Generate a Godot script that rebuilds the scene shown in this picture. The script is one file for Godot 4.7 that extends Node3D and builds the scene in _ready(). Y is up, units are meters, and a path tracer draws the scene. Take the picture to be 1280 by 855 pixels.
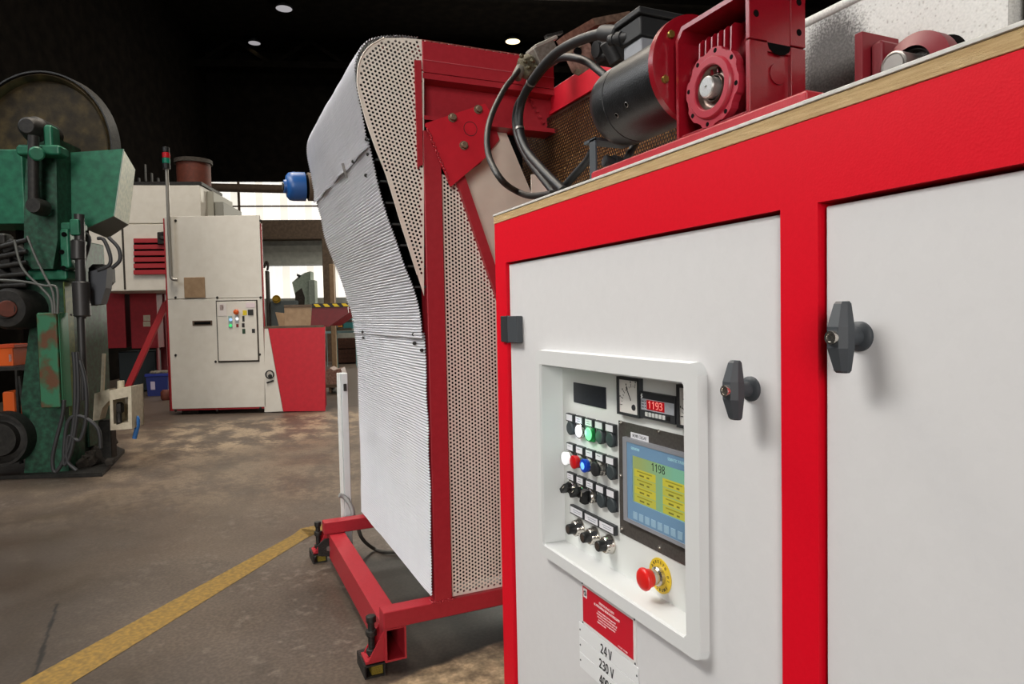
extends Node3D
# A workshop with a red and white control cabinet on the right, a guarded machine in the middle,
# a green press on the left and a white machine far behind. y is up, metres; the cabinet's face is the plane x = 0.62.

const EYE := Vector3(0, 1.15, 0)
const CAM := Basis(Vector3(0.91074748, -0.02096565, 0.41243117), Vector3(0.03570942, 0.99896783, -0.02807319), Vector3(-0.4114169, 0.04029526, 0.91055611))
const FOCAL := 850.0   # pixels of a 1280 x 855 frame
const PB := Basis(Vector3(0, 0, 1), Vector3(0, 1, 0), Vector3(-1, 0, 0))  # local x right, y up, z out of the cabinet's face

# ---------------------------------------------------------------- survey helpers
# The hall and what stands along it are turned by 18 degrees against the cabinet; W is the frame that is being built in.
var W := Transform3D()
const HALL := -0.314159
func ray(u: float, v: float) -> Vector3:
	return W.basis.inverse() * (CAM * Vector3((u - 640.0) / FOCAL, -(v - 427.5) / FOCAL, -1.0))

func AX(u: float, v: float, x: float) -> Vector3:
	var d := ray(u, v)
	return EYE + d * (x / d.x)

func AY(u: float, v: float, y: float) -> Vector3:
	var d := ray(u, v)
	return EYE + d * ((y - EYE.y) / d.y)

func AZ(u: float, v: float, z: float) -> Vector3:
	var d := ray(u, v)
	return EYE + d * (z / d.z)

func APL(u: float, v: float, n: Vector3, p0: Vector3) -> Vector3:
	var d := ray(u, v)
	return EYE + d * (n.dot(p0 - EYE) / n.dot(d))

# ---------------------------------------------------------------- mesh builder
class Mb:
	var v := PackedVector3Array()
	var n := PackedVector3Array()
	var t := PackedVector2Array()
	var xf := Transform3D()

	func tri(a: Vector3, b: Vector3, c: Vector3, na: Vector3, nb: Vector3, nc: Vector3, ta := Vector2(), tb := Vector2(), tc := Vector2()) -> void:
		if (b - a).cross(c - a).dot(na + nb + nc) > 0.0:
			var s := b; b = c; c = s
			s = nb; nb = nc; nc = s
			var q := tb; tb = tc; tc = q
		v.append(xf * a); v.append(xf * b); v.append(xf * c)
		n.append((xf.basis * na).normalized()); n.append((xf.basis * nb).normalized()); n.append((xf.basis * nc).normalized())
		t.append(ta); t.append(tb); t.append(tc)

	func quad(a: Vector3, b: Vector3, c: Vector3, d: Vector3, nn: Vector3) -> void:
		tri(a, b, c, nn, nn, nn, Vector2(0, 1), Vector2(1, 1), Vector2(1, 0))
		tri(a, c, d, nn, nn, nn, Vector2(0, 1), Vector2(1, 0), Vector2(0, 0))

	func quadn(a: Vector3, b: Vector3, c: Vector3, d: Vector3, na: Vector3, nb: Vector3, nc: Vector3, nd: Vector3) -> void:
		tri(a, b, c, na, nb, nc)
		tri(a, c, d, na, nc, nd)

	# chamfered box
	func box(c: Vector3, s: Vector3, r := 0.0, bs := Basis()) -> Mb:
		var keep := xf
		xf = xf * Transform3D(bs, c)
		var h := s * 0.5
		var k := minf(r, minf(h.x, minf(h.y, h.z)) * 0.95)
		var X := Vector3(1, 0, 0); var Y := Vector3(0, 1, 0); var Z := Vector3(0, 0, 1)
		var ax := [X, Y, Z]
		for i in 3:
			var a: Vector3 = ax[i]; var b: Vector3 = ax[(i + 1) % 3]; var e: Vector3 = ax[(i + 2) % 3]
			var ha := absf(h.dot(a)); var hb := absf(h.dot(b)) - k; var he := absf(h.dot(e)) - k
			for sg in [-1.0, 1.0]:
				var o: Vector3 = a * ha * sg
				quad(o - b * hb - e * he, o + b * hb - e * he, o + b * hb + e * he, o - b * hb + e * he, a * sg)
			if k > 0.0:
				for s1 in [-1.0, 1.0]:
					for s2 in [-1.0, 1.0]:
						var nb: Vector3 = b * s1; var ne: Vector3 = e * s2
						var fb := absf(h.dot(b)); var fe := absf(h.dot(e)); var fa := ha - k
						quadn(nb * fb + ne * (fe - k) - a * fa, nb * fb + ne * (fe - k) + a * fa, nb * (fb - k) + ne * fe + a * fa, nb * (fb - k) + ne * fe - a * fa, nb, nb, ne, ne)
		if k > 0.0:
			for sx in [-1.0, 1.0]:
				for sy in [-1.0, 1.0]:
					for sz in [-1.0, 1.0]:
						tri(Vector3(sx * h.x, sy * (h.y - k), sz * (h.z - k)), Vector3(sx * (h.x - k), sy * h.y, sz * (h.z - k)), Vector3(sx * (h.x - k), sy * (h.y - k), sz * h.z), X * sx, Y * sy, Z * sz)
		xf = keep
		return self

	# box between two corners
	func span(a: Vector3, b: Vector3, r := 0.0) -> Mb:
		return box((a + b) * 0.5, (b - a).abs(), r)

	# a square or flat bar between two points; w across, d along the hint
	func bar(a: Vector3, b: Vector3, w: float, d: float, hint := Vector3(0, 0, 1), r := 0.0) -> Mb:
		var y := (b - a).normalized()
		var x := y.cross(hint).normalized()
		var z := x.cross(y).normalized()
		return box((a + b) * 0.5, Vector3(w, (b - a).length(), d), r, Basis(x, y, z))

	# profile of (radius, distance along the axis)
	func lathe(prof: Array, o: Vector3, axis: Vector3, seg := 24, hint := Vector3.ZERO) -> Mb:
		var w := axis.normalized()
		var u := (w.cross(Vector3(0.31, 0.87, 0.42)) if hint == Vector3.ZERO else hint.cross(w)).normalized()
		var q := w.cross(u).normalized()
		var m := prof.size()
		var ns := []
		for i in m - 1:
			var a: Vector2 = prof[i]; var b: Vector2 = prof[i + 1]
			ns.append(Vector2(b.y - a.y, a.x - b.x).normalized())
		for i in m - 1:
			var a: Vector2 = prof[i]; var b: Vector2 = prof[i + 1]
			if a.is_equal_approx(b):
				continue
			var n0: Vector2 = ns[i]; var n1: Vector2 = ns[i]
			if i > 0 and ns[i - 1].dot(ns[i]) > 0.75:
				n0 = (ns[i - 1] + ns[i]).normalized()
			if i < m - 2 and ns[i + 1].dot(ns[i]) > 0.75:
				n1 = (ns[i + 1] + ns[i]).normalized()
			for k in seg:
				var c0 := u * cos(TAU * k / seg) + q * sin(TAU * k / seg)
				var c1 := u * cos(TAU * (k + 1) / seg) + q * sin(TAU * (k + 1) / seg)
				var p00 := o + c0 * a.x + w * a.y; var p01 := o + c1 * a.x + w * a.y
				var p10 := o + c0 * b.x + w * b.y; var p11 := o + c1 * b.x + w * b.y
				var m00 := c0 * n0.x + w * n0.y; var m01 := c1 * n0.x + w * n0.y
				var m10 := c0 * n1.x + w * n1.y; var m11 := c1 * n1.x + w * n1.y
				if b.x > 1e-6:
					tri(p00, p10, p11, m00, m10, m11)
				if a.x > 1e-6:
					tri(p00, p11, p01, m00, m11, m01)
		return self

	func cyl(a: Vector3, b: Vector3, r: float, seg := 20, ch := 0.0) -> Mb:
		var l := (b - a).length()
		if ch > 0.0:
			return lathe([Vector2(0, 0), Vector2(r - ch, 0), Vector2(r, ch), Vector2(r, l - ch), Vector2(r - ch, l), Vector2(0, l)], a, b - a, seg)
		return lathe([Vector2(0, 0), Vector2(r, 0), Vector2(r, l), Vector2(0, l)], a, b - a, seg)

	# round tube along a smooth path through the points
	func tube(pts: Array, r: float, seg := 10, sub := 8) -> Mb:
		var p := PackedVector3Array()
		var m := pts.size()
		for i in m - 1:
			var p0: Vector3 = pts[maxi(i - 1, 0)]; var p1: Vector3 = pts[i]; var p2: Vector3 = pts[i + 1]; var p3: Vector3 = pts[mini(i + 2, m - 1)]
			for s in sub:
				p.append(p1.cubic_interpolate(p2, p0, p3, float(s) / sub))
		p.append(pts[m - 1])
		var rings := []
		var up := Vector3(0.13, 0.9, 0.37).normalized()
		for i in p.size():
			var d := (p[mini(i + 1, p.size() - 1)] - p[maxi(i - 1, 0)]).normalized()
			var u := (up - d * up.dot(d)).normalized()
			up = u
			rings.append([p[i], u, d.cross(u)])
		for i in rings.size() - 1:
			for k in seg:
				var a0 := TAU * k / seg; var a1 := TAU * (k + 1) / seg
				var q := []
				for rr in [[i, a0], [i + 1, a0], [i + 1, a1], [i, a1]]:
					var g: Array = rings[rr[0]]
					q.append(g[1] * cos(rr[1]) + g[2] * sin(rr[1]))
				var o: Vector3 = rings[i][0]; var e: Vector3 = rings[i + 1][0]
				quadn(o + q[0] * r, e + q[1] * r, e + q[2] * r, o + q[3] * r, q[0], q[1], q[2], q[3])
		for e in [0, rings.size() - 1]:
			var g: Array = rings[e]
			var d: Vector3 = g[1].cross(g[2]) * (-1.0 if e == 0 else 1.0)
			for k in seg:
				var a0 := TAU * k / seg; var a1 := TAU * (k + 1) / seg
				tri(g[0], g[0] + (g[1] * cos(a0) + g[2] * sin(a0)) * r, g[0] + (g[1] * cos(a1) + g[2] * sin(a1)) * r, d, d, d)
		return self

	# polygon in the plane o + x*bx + y*by, pushed along bx cross by from d0 to d1
	func prism(poly: PackedVector2Array, o: Vector3, bx: Vector3, by: Vector3, d0: float, d1: float) -> Mb:
		var w := bx.cross(by).normalized()
		var ix := Geometry2D.triangulate_polygon(poly)
		for i in range(0, ix.size(), 3):
			var a := o + bx * poly[ix[i]].x + by * poly[ix[i]].y
			var b := o + bx * poly[ix[i + 1]].x + by * poly[ix[i + 1]].y
			var c := o + bx * poly[ix[i + 2]].x + by * poly[ix[i + 2]].y
			tri(a + w * d1, b + w * d1, c + w * d1, w, w, w)
			tri(a + w * d0, b + w * d0, c + w * d0, -w, -w, -w)
		var ccw := not Geometry2D.is_polygon_clockwise(poly)
		for i in poly.size():
			var p := poly[i]; var q := poly[(i + 1) % poly.size()]
			var e := q - p
			var nn := (bx * e.y - by * e.x).normalized() * (1.0 if ccw else -1.0)
			var a := o + bx * p.x + by * p.y
			var b := o + bx * q.x + by * q.y
			quad(a + w * d0, b + w * d0, b + w * d1, a + w * d1, nn)
		return self

	# a flat ring between two loops of equally many points, from depth d0 to d1
	func ring(outer: PackedVector2Array, inner: PackedVector2Array, o: Vector3, bx: Vector3, by: Vector3, d0: float, d1: float) -> Mb:
		var w := bx.cross(by).normalized()
		var m := outer.size()
		for i in m:
			var j := (i + 1) % m
			var p := [outer[i], outer[j], inner[j], inner[i]]
			var q := []
			for z in p:
				q.append(o + bx * z.x + by * z.y)
			quad(q[0] + w * d1, q[1] + w * d1, q[2] + w * d1, q[3] + w * d1, w)
			quad(q[0] + w * d0, q[1] + w * d0, q[2] + w * d0, q[3] + w * d0, -w)
			var e: Vector2 = p[1] - p[0]
			var nn := (bx * e.y - by * e.x).normalized()
			quad(q[0] + w * d0, q[1] + w * d0, q[1] + w * d1, q[0] + w * d1, nn)
			quad(q[3] + w * d0, q[2] + w * d0, q[2] + w * d1, q[3] + w * d1, -nn)
		return self

	# perforated sheet: triangular pitch p, hole radius r, in the plane o + x*bx + y*by, thickness th
	func perforated(poly: PackedVector2Array, o: Vector3, bx: Vector3, by: Vector3, p: float, r: float, th: float, sides := 12) -> Mb:
		var w := bx.cross(by).normalized()
		var lo := Vector2(1e9, 1e9); var hi := -lo
		for q in poly:
			lo = lo.min(q); hi = hi.max(q)
		var cw := p * 0.8660254
		var cell := PackedVector2Array()
		for k in 6:
			cell.append(Vector2.from_angle(PI / 3 * k) * p / sqrt(3.0))
		var i0 := int(floor(lo.x / cw)) - 1
		for i in range(i0, int(ceil(hi.x / cw)) + 2):
			var off := p * 0.5 if posmod(i, 2) == 1 else 0.0
			for j in range(int(floor(lo.y / p)) - 1, int(ceil(hi.y / p)) + 2):
				var c := Vector2(i * cw, j * p + off)
				var inside := true
				for k in 6:
					if not Geometry2D.is_point_in_polygon(c + cell[k], poly):
						inside = false
						break
				if inside:
					for k in sides:
						var a0 := TAU * k / sides; var a1 := TAU * (k + 1) / sides
						var h0 := Vector2.from_angle(a0) * r + c; var h1 := Vector2.from_angle(a1) * r + c
						var e0 := (cell[k / 2] if k % 2 == 0 else (cell[k / 2] + cell[(k / 2 + 1) % 6]) * 0.5) + c
						var kk := (k + 1) % 12
						var e1 := (cell[kk / 2] if kk % 2 == 0 else (cell[kk / 2] + cell[(kk / 2 + 1) % 6]) * 0.5) + c
						var H0 := o + bx * h0.x + by * h0.y; var H1 := o + bx * h1.x + by * h1.y
						var E0 := o + bx * e0.x + by * e0.y; var E1 := o + bx * e1.x + by * e1.y
						quad(H0, E0, E1, H1, w)
						var m0 := -(bx * cos(a0) + by * sin(a0)); var m1 := -(bx * cos(a1) + by * sin(a1))
						quadn(H0, H1, H1 - w * th, H0 - w * th, m0, m1, m1, m0)
				else:
					var moved := PackedVector2Array()
					for q in cell:
						moved.append(q + c)
					for piece in Geometry2D.intersect_polygons(moved, poly):
						var ix := Geometry2D.triangulate_polygon(piece)
						for z in range(0, ix.size(), 3):
							tri(o + bx * piece[ix[z]].x + by * piece[ix[z]].y, o + bx * piece[ix[z + 1]].x + by * piece[ix[z + 1]].y, o + bx * piece[ix[z + 2]].x + by * piece[ix[z + 2]].y, w, w, w)
		return self

	func add(m: Mesh, x := Transform3D()) -> Mb:
		for s in m.get_surface_count():
			var a := m.surface_get_arrays(s)
			var pv: PackedVector3Array = a[Mesh.ARRAY_VERTEX]; var pn: PackedVector3Array = a[Mesh.ARRAY_NORMAL]
			var ix = a[Mesh.ARRAY_INDEX]
			for k in (ix.size() if ix != null else pv.size()):
				var i: int = ix[k] if ix != null else k
				v.append(xf * (x * pv[i])); n.append((xf.basis * (x.basis * pn[i])).normalized()); t.append(Vector2())
		return self

	func surface(m: ArrayMesh = null) -> ArrayMesh:
		if m == null:
			m = ArrayMesh.new()
		var a := []
		a.resize(Mesh.ARRAY_MAX)
		a[Mesh.ARRAY_VERTEX] = v; a[Mesh.ARRAY_NORMAL] = n; a[Mesh.ARRAY_TEX_UV] = t
		m.add_surface_from_arrays(Mesh.PRIMITIVE_TRIANGLES, a)
		return m

func mb() -> Mb:
	return Mb.new()

func V(x: float, y: float, z: float) -> Vector3:
	return Vector3(x, y, z)

func rrect(x0: float, y0: float, x1: float, y1: float, r: float, k := 5) -> PackedVector2Array:
	var p := PackedVector2Array()
	for c in [[x1 - r, y0 + r, -90], [x1 - r, y1 - r, 0], [x0 + r, y1 - r, 90], [x0 + r, y0 + r, 180]]:
		for i in k + 1:
			var a := deg_to_rad(c[2] + 90.0 * i / k)
			p.append(Vector2(c[0] + r * cos(a), c[1] + r * sin(a)))
	return p

func ell(c: Vector2, r: float, k := 24) -> PackedVector2Array:
	var p := PackedVector2Array()
	for i in k:
		p.append(c + Vector2.from_angle(TAU * i / k) * r)
	return p

# ---------------------------------------------------------------- nodes
var taken := {}
func numbered(called: String) -> String:
	var k: int = taken.get(called, 0)
	taken[called] = k + 1
	return called if k == 0 else "%s_%03d" % [called, k]

func tag(o: Node3D, label: String, category: String, group := "") -> Node3D:
	o.set_meta("label", label); o.set_meta("category", category)
	if group:
		o.set_meta("group", group)
	return o

func thing(called: String, label: String, category: String, at := Vector3.ZERO, group := "", bs := Basis()) -> Node3D:
	var o := Node3D.new()
	o.name = numbered(called)
	o.transform = W * Transform3D(bs, at)
	add_child(o)
	return tag(o, label, category, group)

# a mesh built in the scene's own coordinates, hung under a thing or a part
func part(parent: Node3D, called: String, b, m: Material, label := "") -> MeshInstance3D:
	var o := MeshInstance3D.new()
	o.name = called
	o.mesh = b.surface() if b is Mb else b
	o.material_override = m
	var up := Transform3D()
	var q: Node = parent
	while q is Node3D and q != self:
		up = q.transform * up
		q = q.get_parent()
	o.transform = up.affine_inverse() * W
	parent.add_child(o, true)
	if label:
		o.set_meta("label", label)
	return o

# the same with local coordinates
func lpart(parent: Node3D, called: String, b, m: Material, at := Vector3.ZERO, bs := Basis()) -> MeshInstance3D:
	var o := MeshInstance3D.new()
	o.name = called
	o.mesh = b.surface() if b is Mb else b
	o.material_override = m
	o.transform = Transform3D(bs, at)
	parent.add_child(o, true)
	return o

func solo(called: String, b, m: Material, label: String, category: String, group := "") -> MeshInstance3D:
	var o := MeshInstance3D.new()
	o.name = numbered(called)
	o.mesh = b.surface() if b is Mb else b
	o.material_override = m
	o.transform = W
	add_child(o)
	tag(o, label, category, group)
	return o

func struct(called: String, b, m: Material) -> MeshInstance3D:
	var o := MeshInstance3D.new()
	o.name = called
	o.mesh = b.surface() if b is Mb else b
	o.material_override = m
	o.set_meta("kind", "structure")
	o.transform = W
	add_child(o)
	return o

func words(txt: String, size: float, bold := true, depth := 0.0004, align := HORIZONTAL_ALIGNMENT_LEFT, wide := 1.0) -> ArrayMesh:
	var t := TextMesh.new()
	var f := SystemFont.new()
	f.font_names = PackedStringArray(["Droid Sans"])
	f.font_weight = 700 if bold else 400
	t.font = f
	t.text = txt
	t.font_size = 32
	t.pixel_size = size / 23.0      # size is the height of a capital letter
	t.depth = depth
	t.curve_step = 4.0
	t.horizontal_alignment = align
	t.vertical_alignment = VERTICAL_ALIGNMENT_CENTER
	var b := mb()
	b.add(t, Transform3D(Basis().scaled(Vector3(wide, 1, 1)), Vector3.ZERO))
	return b.surface()

# ---------------------------------------------------------------- materials
var noises := {}
func noise_tex(sd: int, freq: float, lo: Color, hi: Color, normal := false, oct := 4, contrast := 0.5) -> NoiseTexture2D:
	var key := "%d %f %s %s %s %d %f" % [sd, freq, lo, hi, normal, oct, contrast]
	if noises.has(key):
		return noises[key]
	var f := FastNoiseLite.new()
	f.seed = sd; f.frequency = freq; f.fractal_octaves = oct
	f.noise_type = FastNoiseLite.TYPE_SIMPLEX_SMOOTH
	var t := NoiseTexture2D.new()
	t.width = 512; t.height = 512; t.seamless = true
	t.noise = f
	var g := Gradient.new()
	g.offsets = PackedFloat32Array([0.5 - contrast * 0.5, 0.5 + contrast * 0.5])
	g.colors = PackedColorArray([lo, hi])
	t.color_ramp = g
	noises[key] = t
	return t

func plain(c: String, rough := 0.5, metal := 0.0, spec := 0.5) -> StandardMaterial3D:
	var m := StandardMaterial3D.new()
	m.albedo_color = Color(c)
	m.roughness = rough
	m.metallic = metal
	m.metallic_specular = spec
	return m

# a surface whose colour wanders between two tones; scale = texture repeats per metre
func mottled(a: String, b: String, scale: float, rough := 0.5, metal := 0.0, bump := 0.0, sd := 1, freq := 0.012, contrast := 1.1) -> StandardMaterial3D:
	var m := plain("ffffff", rough, metal)
	m.albedo_texture = noise_tex(sd, freq, Color(a), Color(b), false, 6, contrast)
	m.uv1_triplanar = true
	m.uv1_scale = Vector3.ONE * scale
	if bump > 0.0:
		m.heightmap_enabled = true
		m.heightmap_texture = noise_tex(sd + 7, 0.09, Color.BLACK, Color.WHITE)
		m.heightmap_scale = bump
	return m

func lit(c: String, e: float, base := "101010") -> StandardMaterial3D:
	var m := plain(base, 0.3)
	m.emission_enabled = true
	m.emission = Color(c)
	m.emission_energy_multiplier = e
	return m

func area(called: String, at: Vector3, towards: Vector3, size: Vector2, c: Color, e: float) -> void:
	var l := AreaLight3D.new()
	l.name = called
	l.area_size = size
	l.area_normalize_energy = true
	l.light_color = c
	l.light_energy = e
	l.area_range = 60.0
	l.area_attenuation = 2.0
	l.shadow_enabled = true
	add_child(l)
	var up := Vector3.UP if absf(towards.normalized().y) < 0.9 else Vector3(0, 0, -1)
	l.look_at_from_position(W * at, W * (at + towards), W.basis * up)

var M := {}
func _ready() -> void:
	# camera
	var cam := Camera3D.new()
	cam.name = "camera"
	cam.fov = rad_to_deg(2.0 * atan(427.5 / FOCAL))
	cam.near = 0.05
	cam.far = 200.0
	cam.transform = Transform3D(CAM, EYE)
	add_child(cam)
	cam.current = true
	# sky and exposure
	var we := WorldEnvironment.new()
	we.name = "environment"
	var env := Environment.new()
	env.background_mode = Environment.BG_SKY
	var sky := Sky.new()
	var sm := ProceduralSkyMaterial.new()
	sm.sky_top_color = Color(0.55, 0.65, 0.8); sm.sky_horizon_color = Color(0.8, 0.85, 0.9)
	sm.ground_horizon_color = Color(0.8, 0.85, 0.9); sm.ground_bottom_color = Color(0.3, 0.3, 0.3)
	sky.sky_material = sm
	env.sky = sky
	env.tonemap_mode = Environment.TONE_MAPPER_LINEAR
	env.tonemap_exposure = 1.0
	env.sdfgi_enabled = true
	env.ssao_enabled = true
	env.ssil_enabled = true
	we.environment = env
	add_child(we)
	# daylight: roof lights over the aisle, the gate behind the photographer, side windows, the glazing at the far end
	W = Transform3D(Basis(Vector3.UP, HALL), Vector3.ZERO)
	area("roof_light_front", V(-3.2, 8.85, -3.0), Vector3.DOWN, Vector2(2.4, 5.0), Color(1.0, 0.98, 0.96), 14.0)
	area("roof_light_back", V(-2.2, 8.85, -6.0), Vector3.DOWN, Vector2(2.0, 3.0), Color(1.0, 0.95, 0.88), 52.0)
	area("gate_light", V(-2.0, 3.2, 8.8), Vector3(0.05, 0, -1), Vector2(4.0, 4.0), Color(1.0, 0.98, 0.96), 66.0)
	area("side_window_light", V(-6.4, 5.6, -3.6), Vector3(1, -0.3, 0.1), Vector2(5.0, 2.0), Color(0.96, 0.98, 1.0), 24.0)
	area("added_far_fill_light", V(1.5, 8.85, -15.5), Vector3.DOWN, Vector2(4.0, 3.0), Color(1.0, 0.97, 0.92), 60.0)  # added overhead fill, unseen; brightens the far wall and crates
	area("far_window_light", V(2.2, 4.6, -20.8), Vector3(0, -0.25, 1), Vector2(2.8, 0.8), Color(1.0, 0.97, 0.9), 30.0)
	area("far_low_window_light", V(3.0, 2.3, -20.8), Vector3(0, -0.1, 1), Vector2(1.6, 0.9), Color(1.0, 0.98, 0.93), 30.0)
	W = Transform3D()
	# added lamp left of the frame, unseen; shapes the falloff on the cabinet
	area("added_aisle_light", V(-1.6, 3.8, -2.2), V(0.6, -0.8, 0), Vector2(2.0, 0.6), Color(1.0, 0.98, 0.95), 11.0)
	W = Transform3D()
	materials()
	hall()
	cabinet()
	control_items()
	gear_drive()
	guarded_machine()
	cables()
	W = Transform3D(Basis(Vector3.UP, HALL), Vector3.ZERO)
	press()
	white_machine()
	background_bits()
	W = Transform3D()
	far_cabinet()

func materials() -> void:
	M.red = mottled("d2041e", "d80822", 6.0, 0.5, 0.0, 0.004, 3, 0.03)
	M.door = mottled("d4d4d5", "d7d7d8", 3.0, 0.5, 0.0, 0.0, 5, 0.02)
	M.bezel = plain("d4d6d6", 0.45)
	M.panel = plain("d9dcd9", 0.5)
	M.dark = plain("2b2d30", 0.5)
	M.black = plain("121314", 0.45)
	M.rubber = plain("1b1c1e", 0.6)
	M.grey = plain("3c4146", 0.55)
	M.plug = plain("333b3e", 0.6)
	M.card = plain("dcdce0", 0.6)
	M.ink = plain("15181c", 0.6)
	M.chrome = plain("c9c4bc", 0.22, 0.95)
	M.steel = plain("8d8a86", 0.4, 0.85)
	M.bolt = mottled("6b5a49", "9a8672", 30.0, 0.5, 0.5, 0.0, 9)
	M.red.metallic_specular = 0.3
	M.wood = mottled("b89560", "d8bd8a", 3.0, 0.65, 0.0, 0.05, 11)
	M.wood.uv1_scale = Vector3(2, 40, 2)
	M.laminate = mottled("b9b8b2", "dddcd8", 6.0, 0.5, 0.0, 0.0, 13)
	M.frame_red = mottled("a0212c", "aa2833", 4.0, 0.42, 0.0, 0.01, 15, 0.02)
	M.gear_red = mottled("820c1b", "8c101f", 6.0, 0.3, 0.0, 0.008, 17, 0.02)
	M.gear_red.clearcoat_enabled = true
	M.gear_red.clearcoat = 0.5
	M.gear_red.clearcoat_roughness = 0.2
	M.hub_red = plain("9e2737", 0.36)
	M.motor = mottled("0f1011", "26272a", 5.0, 0.36, 0.0, 0.02, 19)
	M.perf = mottled("e9e1d4", "f0e9dd", 2.0, 0.42, 0.1, 0.0, 21)
	M.inside = plain("0a0a0a", 0.9, 0.0, 0.2)
	M.alu = mottled("d2d3d9", "dadbe0", 2.0, 0.45, 0.15, 0.0, 23)
	M.cream = mottled("dfd4c5", "e6dccd", 2.5, 0.35, 0.1, 0.0, 25)
	M.white_old = mottled("d3cec3", "dcd8ce", 1.0, 0.5, 0.0, 0.0, 27)
	M.far_red = mottled("8d1420", "a51a28", 2.0, 0.5, 0.0, 0.0, 29)
	M.deep_red = mottled("5f0d14", "731119", 2.0, 0.5, 0.0, 0.0, 31)
	M.bright_red = mottled("b80f24", "c9152b", 2.0, 0.5, 0.0, 0.0, 33)
	M.green = mottled("175541", "267556", 1.6, 0.45, 0.1, 0.02, 35, 0.015, 1.0)
	M.green_dark = mottled("163024", "286048", 2.2, 0.5, 0.1, 0.02, 37, 0.015, 1.0)
	M.green_rust = mottled("5d3a22", "2c6c4d", 1.2, 0.6, 0.0, 0.02, 39, 0.008, 0.3)
	M.brass = mottled("1c170f", "5a4a2b", 0.9, 0.5, 0.5, 0.03, 41, 0.012, 0.9)
	M.greasy = mottled("151514", "34312d", 3.0, 0.55, 0.3, 0.1, 43)
	M.dirt = mottled("2a2622", "4a433b", 3.0, 0.8, 0.0, 0.2, 45)
	M.beige = mottled("b5ac95", "d2c9b4", 3.0, 0.6, 0.0, 0.0, 47)
	M.blue = plain("164a86", 0.4)
	M.bin_blue = plain("12205f", 0.5)
	M.brown = mottled("4f4034", "6d5b49", 1.5, 0.7, 0.0, 0.0, 49)
	M.tan = mottled("8d7357", "a58a6b", 1.5, 0.6, 0.0, 0.0, 51)
	M.concrete = mottled("9a9c95", "b4b6ae", 0.8, 0.85, 0.0, 0.0, 53)
	M.sooty = mottled("0c0b0a", "191613", 0.5, 0.95, 0.0, 0.0, 55)
	M.sooty.metallic_specular = 0.08
	M.rust = mottled("4a2418", "6b3020", 2.0, 0.7, 0.1, 0.0, 57)
	M.yellow = plain("d3b21c", 0.6)
	M.pale_blue = plain("86a9b0", 0.5)
	M.teal = plain("1d6f70", 0.5)
	M.orange = plain("d65a14", 0.5)

# ================================================================ the hall
func floor_image() -> ImageTexture:
	# stains, painted light and shade, and the pale screed of the near floor, 8 m x 8 m from (-3.5, -9) on
	var sz := 1024
	var im := Image.create(sz, sz, false, Image.FORMAT_RGB8)
	var f := FastNoiseLite.new(); f.seed = 4; f.frequency = 0.5; f.fractal_octaves = 5
	var g := FastNoiseLite.new(); g.seed = 8; g.frequency = 3.0; g.fractal_octaves = 4
	var h := FastNoiseLite.new(); h.seed = 12; h.frequency = 14.0; h.fractal_octaves = 2
	var s0 := AY(470, 858, 0); var s1 := AY(632, 798, 0)
	var cr0 := AY(40, 850, 0); var cr1 := AY(70, 755, 0)
	var base := Color("5b4f45"); var pale := Color("6b5e52"); var dark := Color("40372f"); var sand := Color("d9c09b"); var oil := Color("37332f")
	for j in sz:
		for i in sz:
			var x := -3.5 + 8.0 * i / sz
			var z := -9.0 + 8.0 * j / sz
			var a := f.get_noise_2d(x, z); var b := g.get_noise_2d(x, z * 0.6); var c := h.get_noise_2d(x, z)
			var col := base.lerp(pale, clampf(0.5 + a * 1.3 + b * 0.7, 0, 1)).lerp(dark, clampf(-0.1 - a * 0.8 + b * 0.9, 0, 0.8))
			col = col.lerp(pale.lightened(0.12), clampf(c * b * 5.0 - 0.25, 0, 0.7))
			# window light painted into the lane further back, shade into the near left
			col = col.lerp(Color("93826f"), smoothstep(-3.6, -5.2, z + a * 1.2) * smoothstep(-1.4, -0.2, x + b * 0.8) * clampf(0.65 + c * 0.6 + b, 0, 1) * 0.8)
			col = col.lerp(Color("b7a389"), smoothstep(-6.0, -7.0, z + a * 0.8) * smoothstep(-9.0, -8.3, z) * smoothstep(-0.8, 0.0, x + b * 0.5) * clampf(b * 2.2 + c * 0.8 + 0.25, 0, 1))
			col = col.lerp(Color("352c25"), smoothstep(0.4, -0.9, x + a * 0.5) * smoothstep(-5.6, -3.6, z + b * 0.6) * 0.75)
			# under and round the guarded machine the floor is oily
			if x > 0.3 and z < -1.9 and z > -3.5:
				var e := clampf((x - 0.5 + b * 0.12) / 0.15, 0, 1) * clampf((z + 3.35 + b * 0.2) / 0.2, 0, 1)
				col = col.lerp(oil, e * 0.75)
			# sandy screed in front of it
			var side := (s1 - s0).cross(V(x, 0, z) - s0).y
			var sd := clampf((-side / (s1 - s0).length() + b * 0.03) / 0.015, 0, 1)
			if x > 0.2:
				col = col.lerp(sand.darkened(0.15 - c * 0.3), sd * clampf((x - 0.45 + a * 0.3 + b * 0.1) / 0.12, 0, 1))
			# a crack
			var d := cr1 - cr0
			var tt := clampf((V(x, 0, z) - cr0).dot(d) / d.length_squared(), 0, 1.0)
			var dist := (V(x, 0, z) - cr0 - d * tt).length() + absf(b) * 0.012
			if dist < 0.009:
				col = col.lerp(Color("120e0b"), 0.85)
			var rim: float = minf(minf(i, sz - 1 - i), minf(j, sz - 1 - j)) / 90.0
			col = base.lerp(col, clampf(rim - 0.02, 0, 1))
			im.set_pixel(i, j, col)
	return ImageTexture.create_from_image(im)

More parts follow.
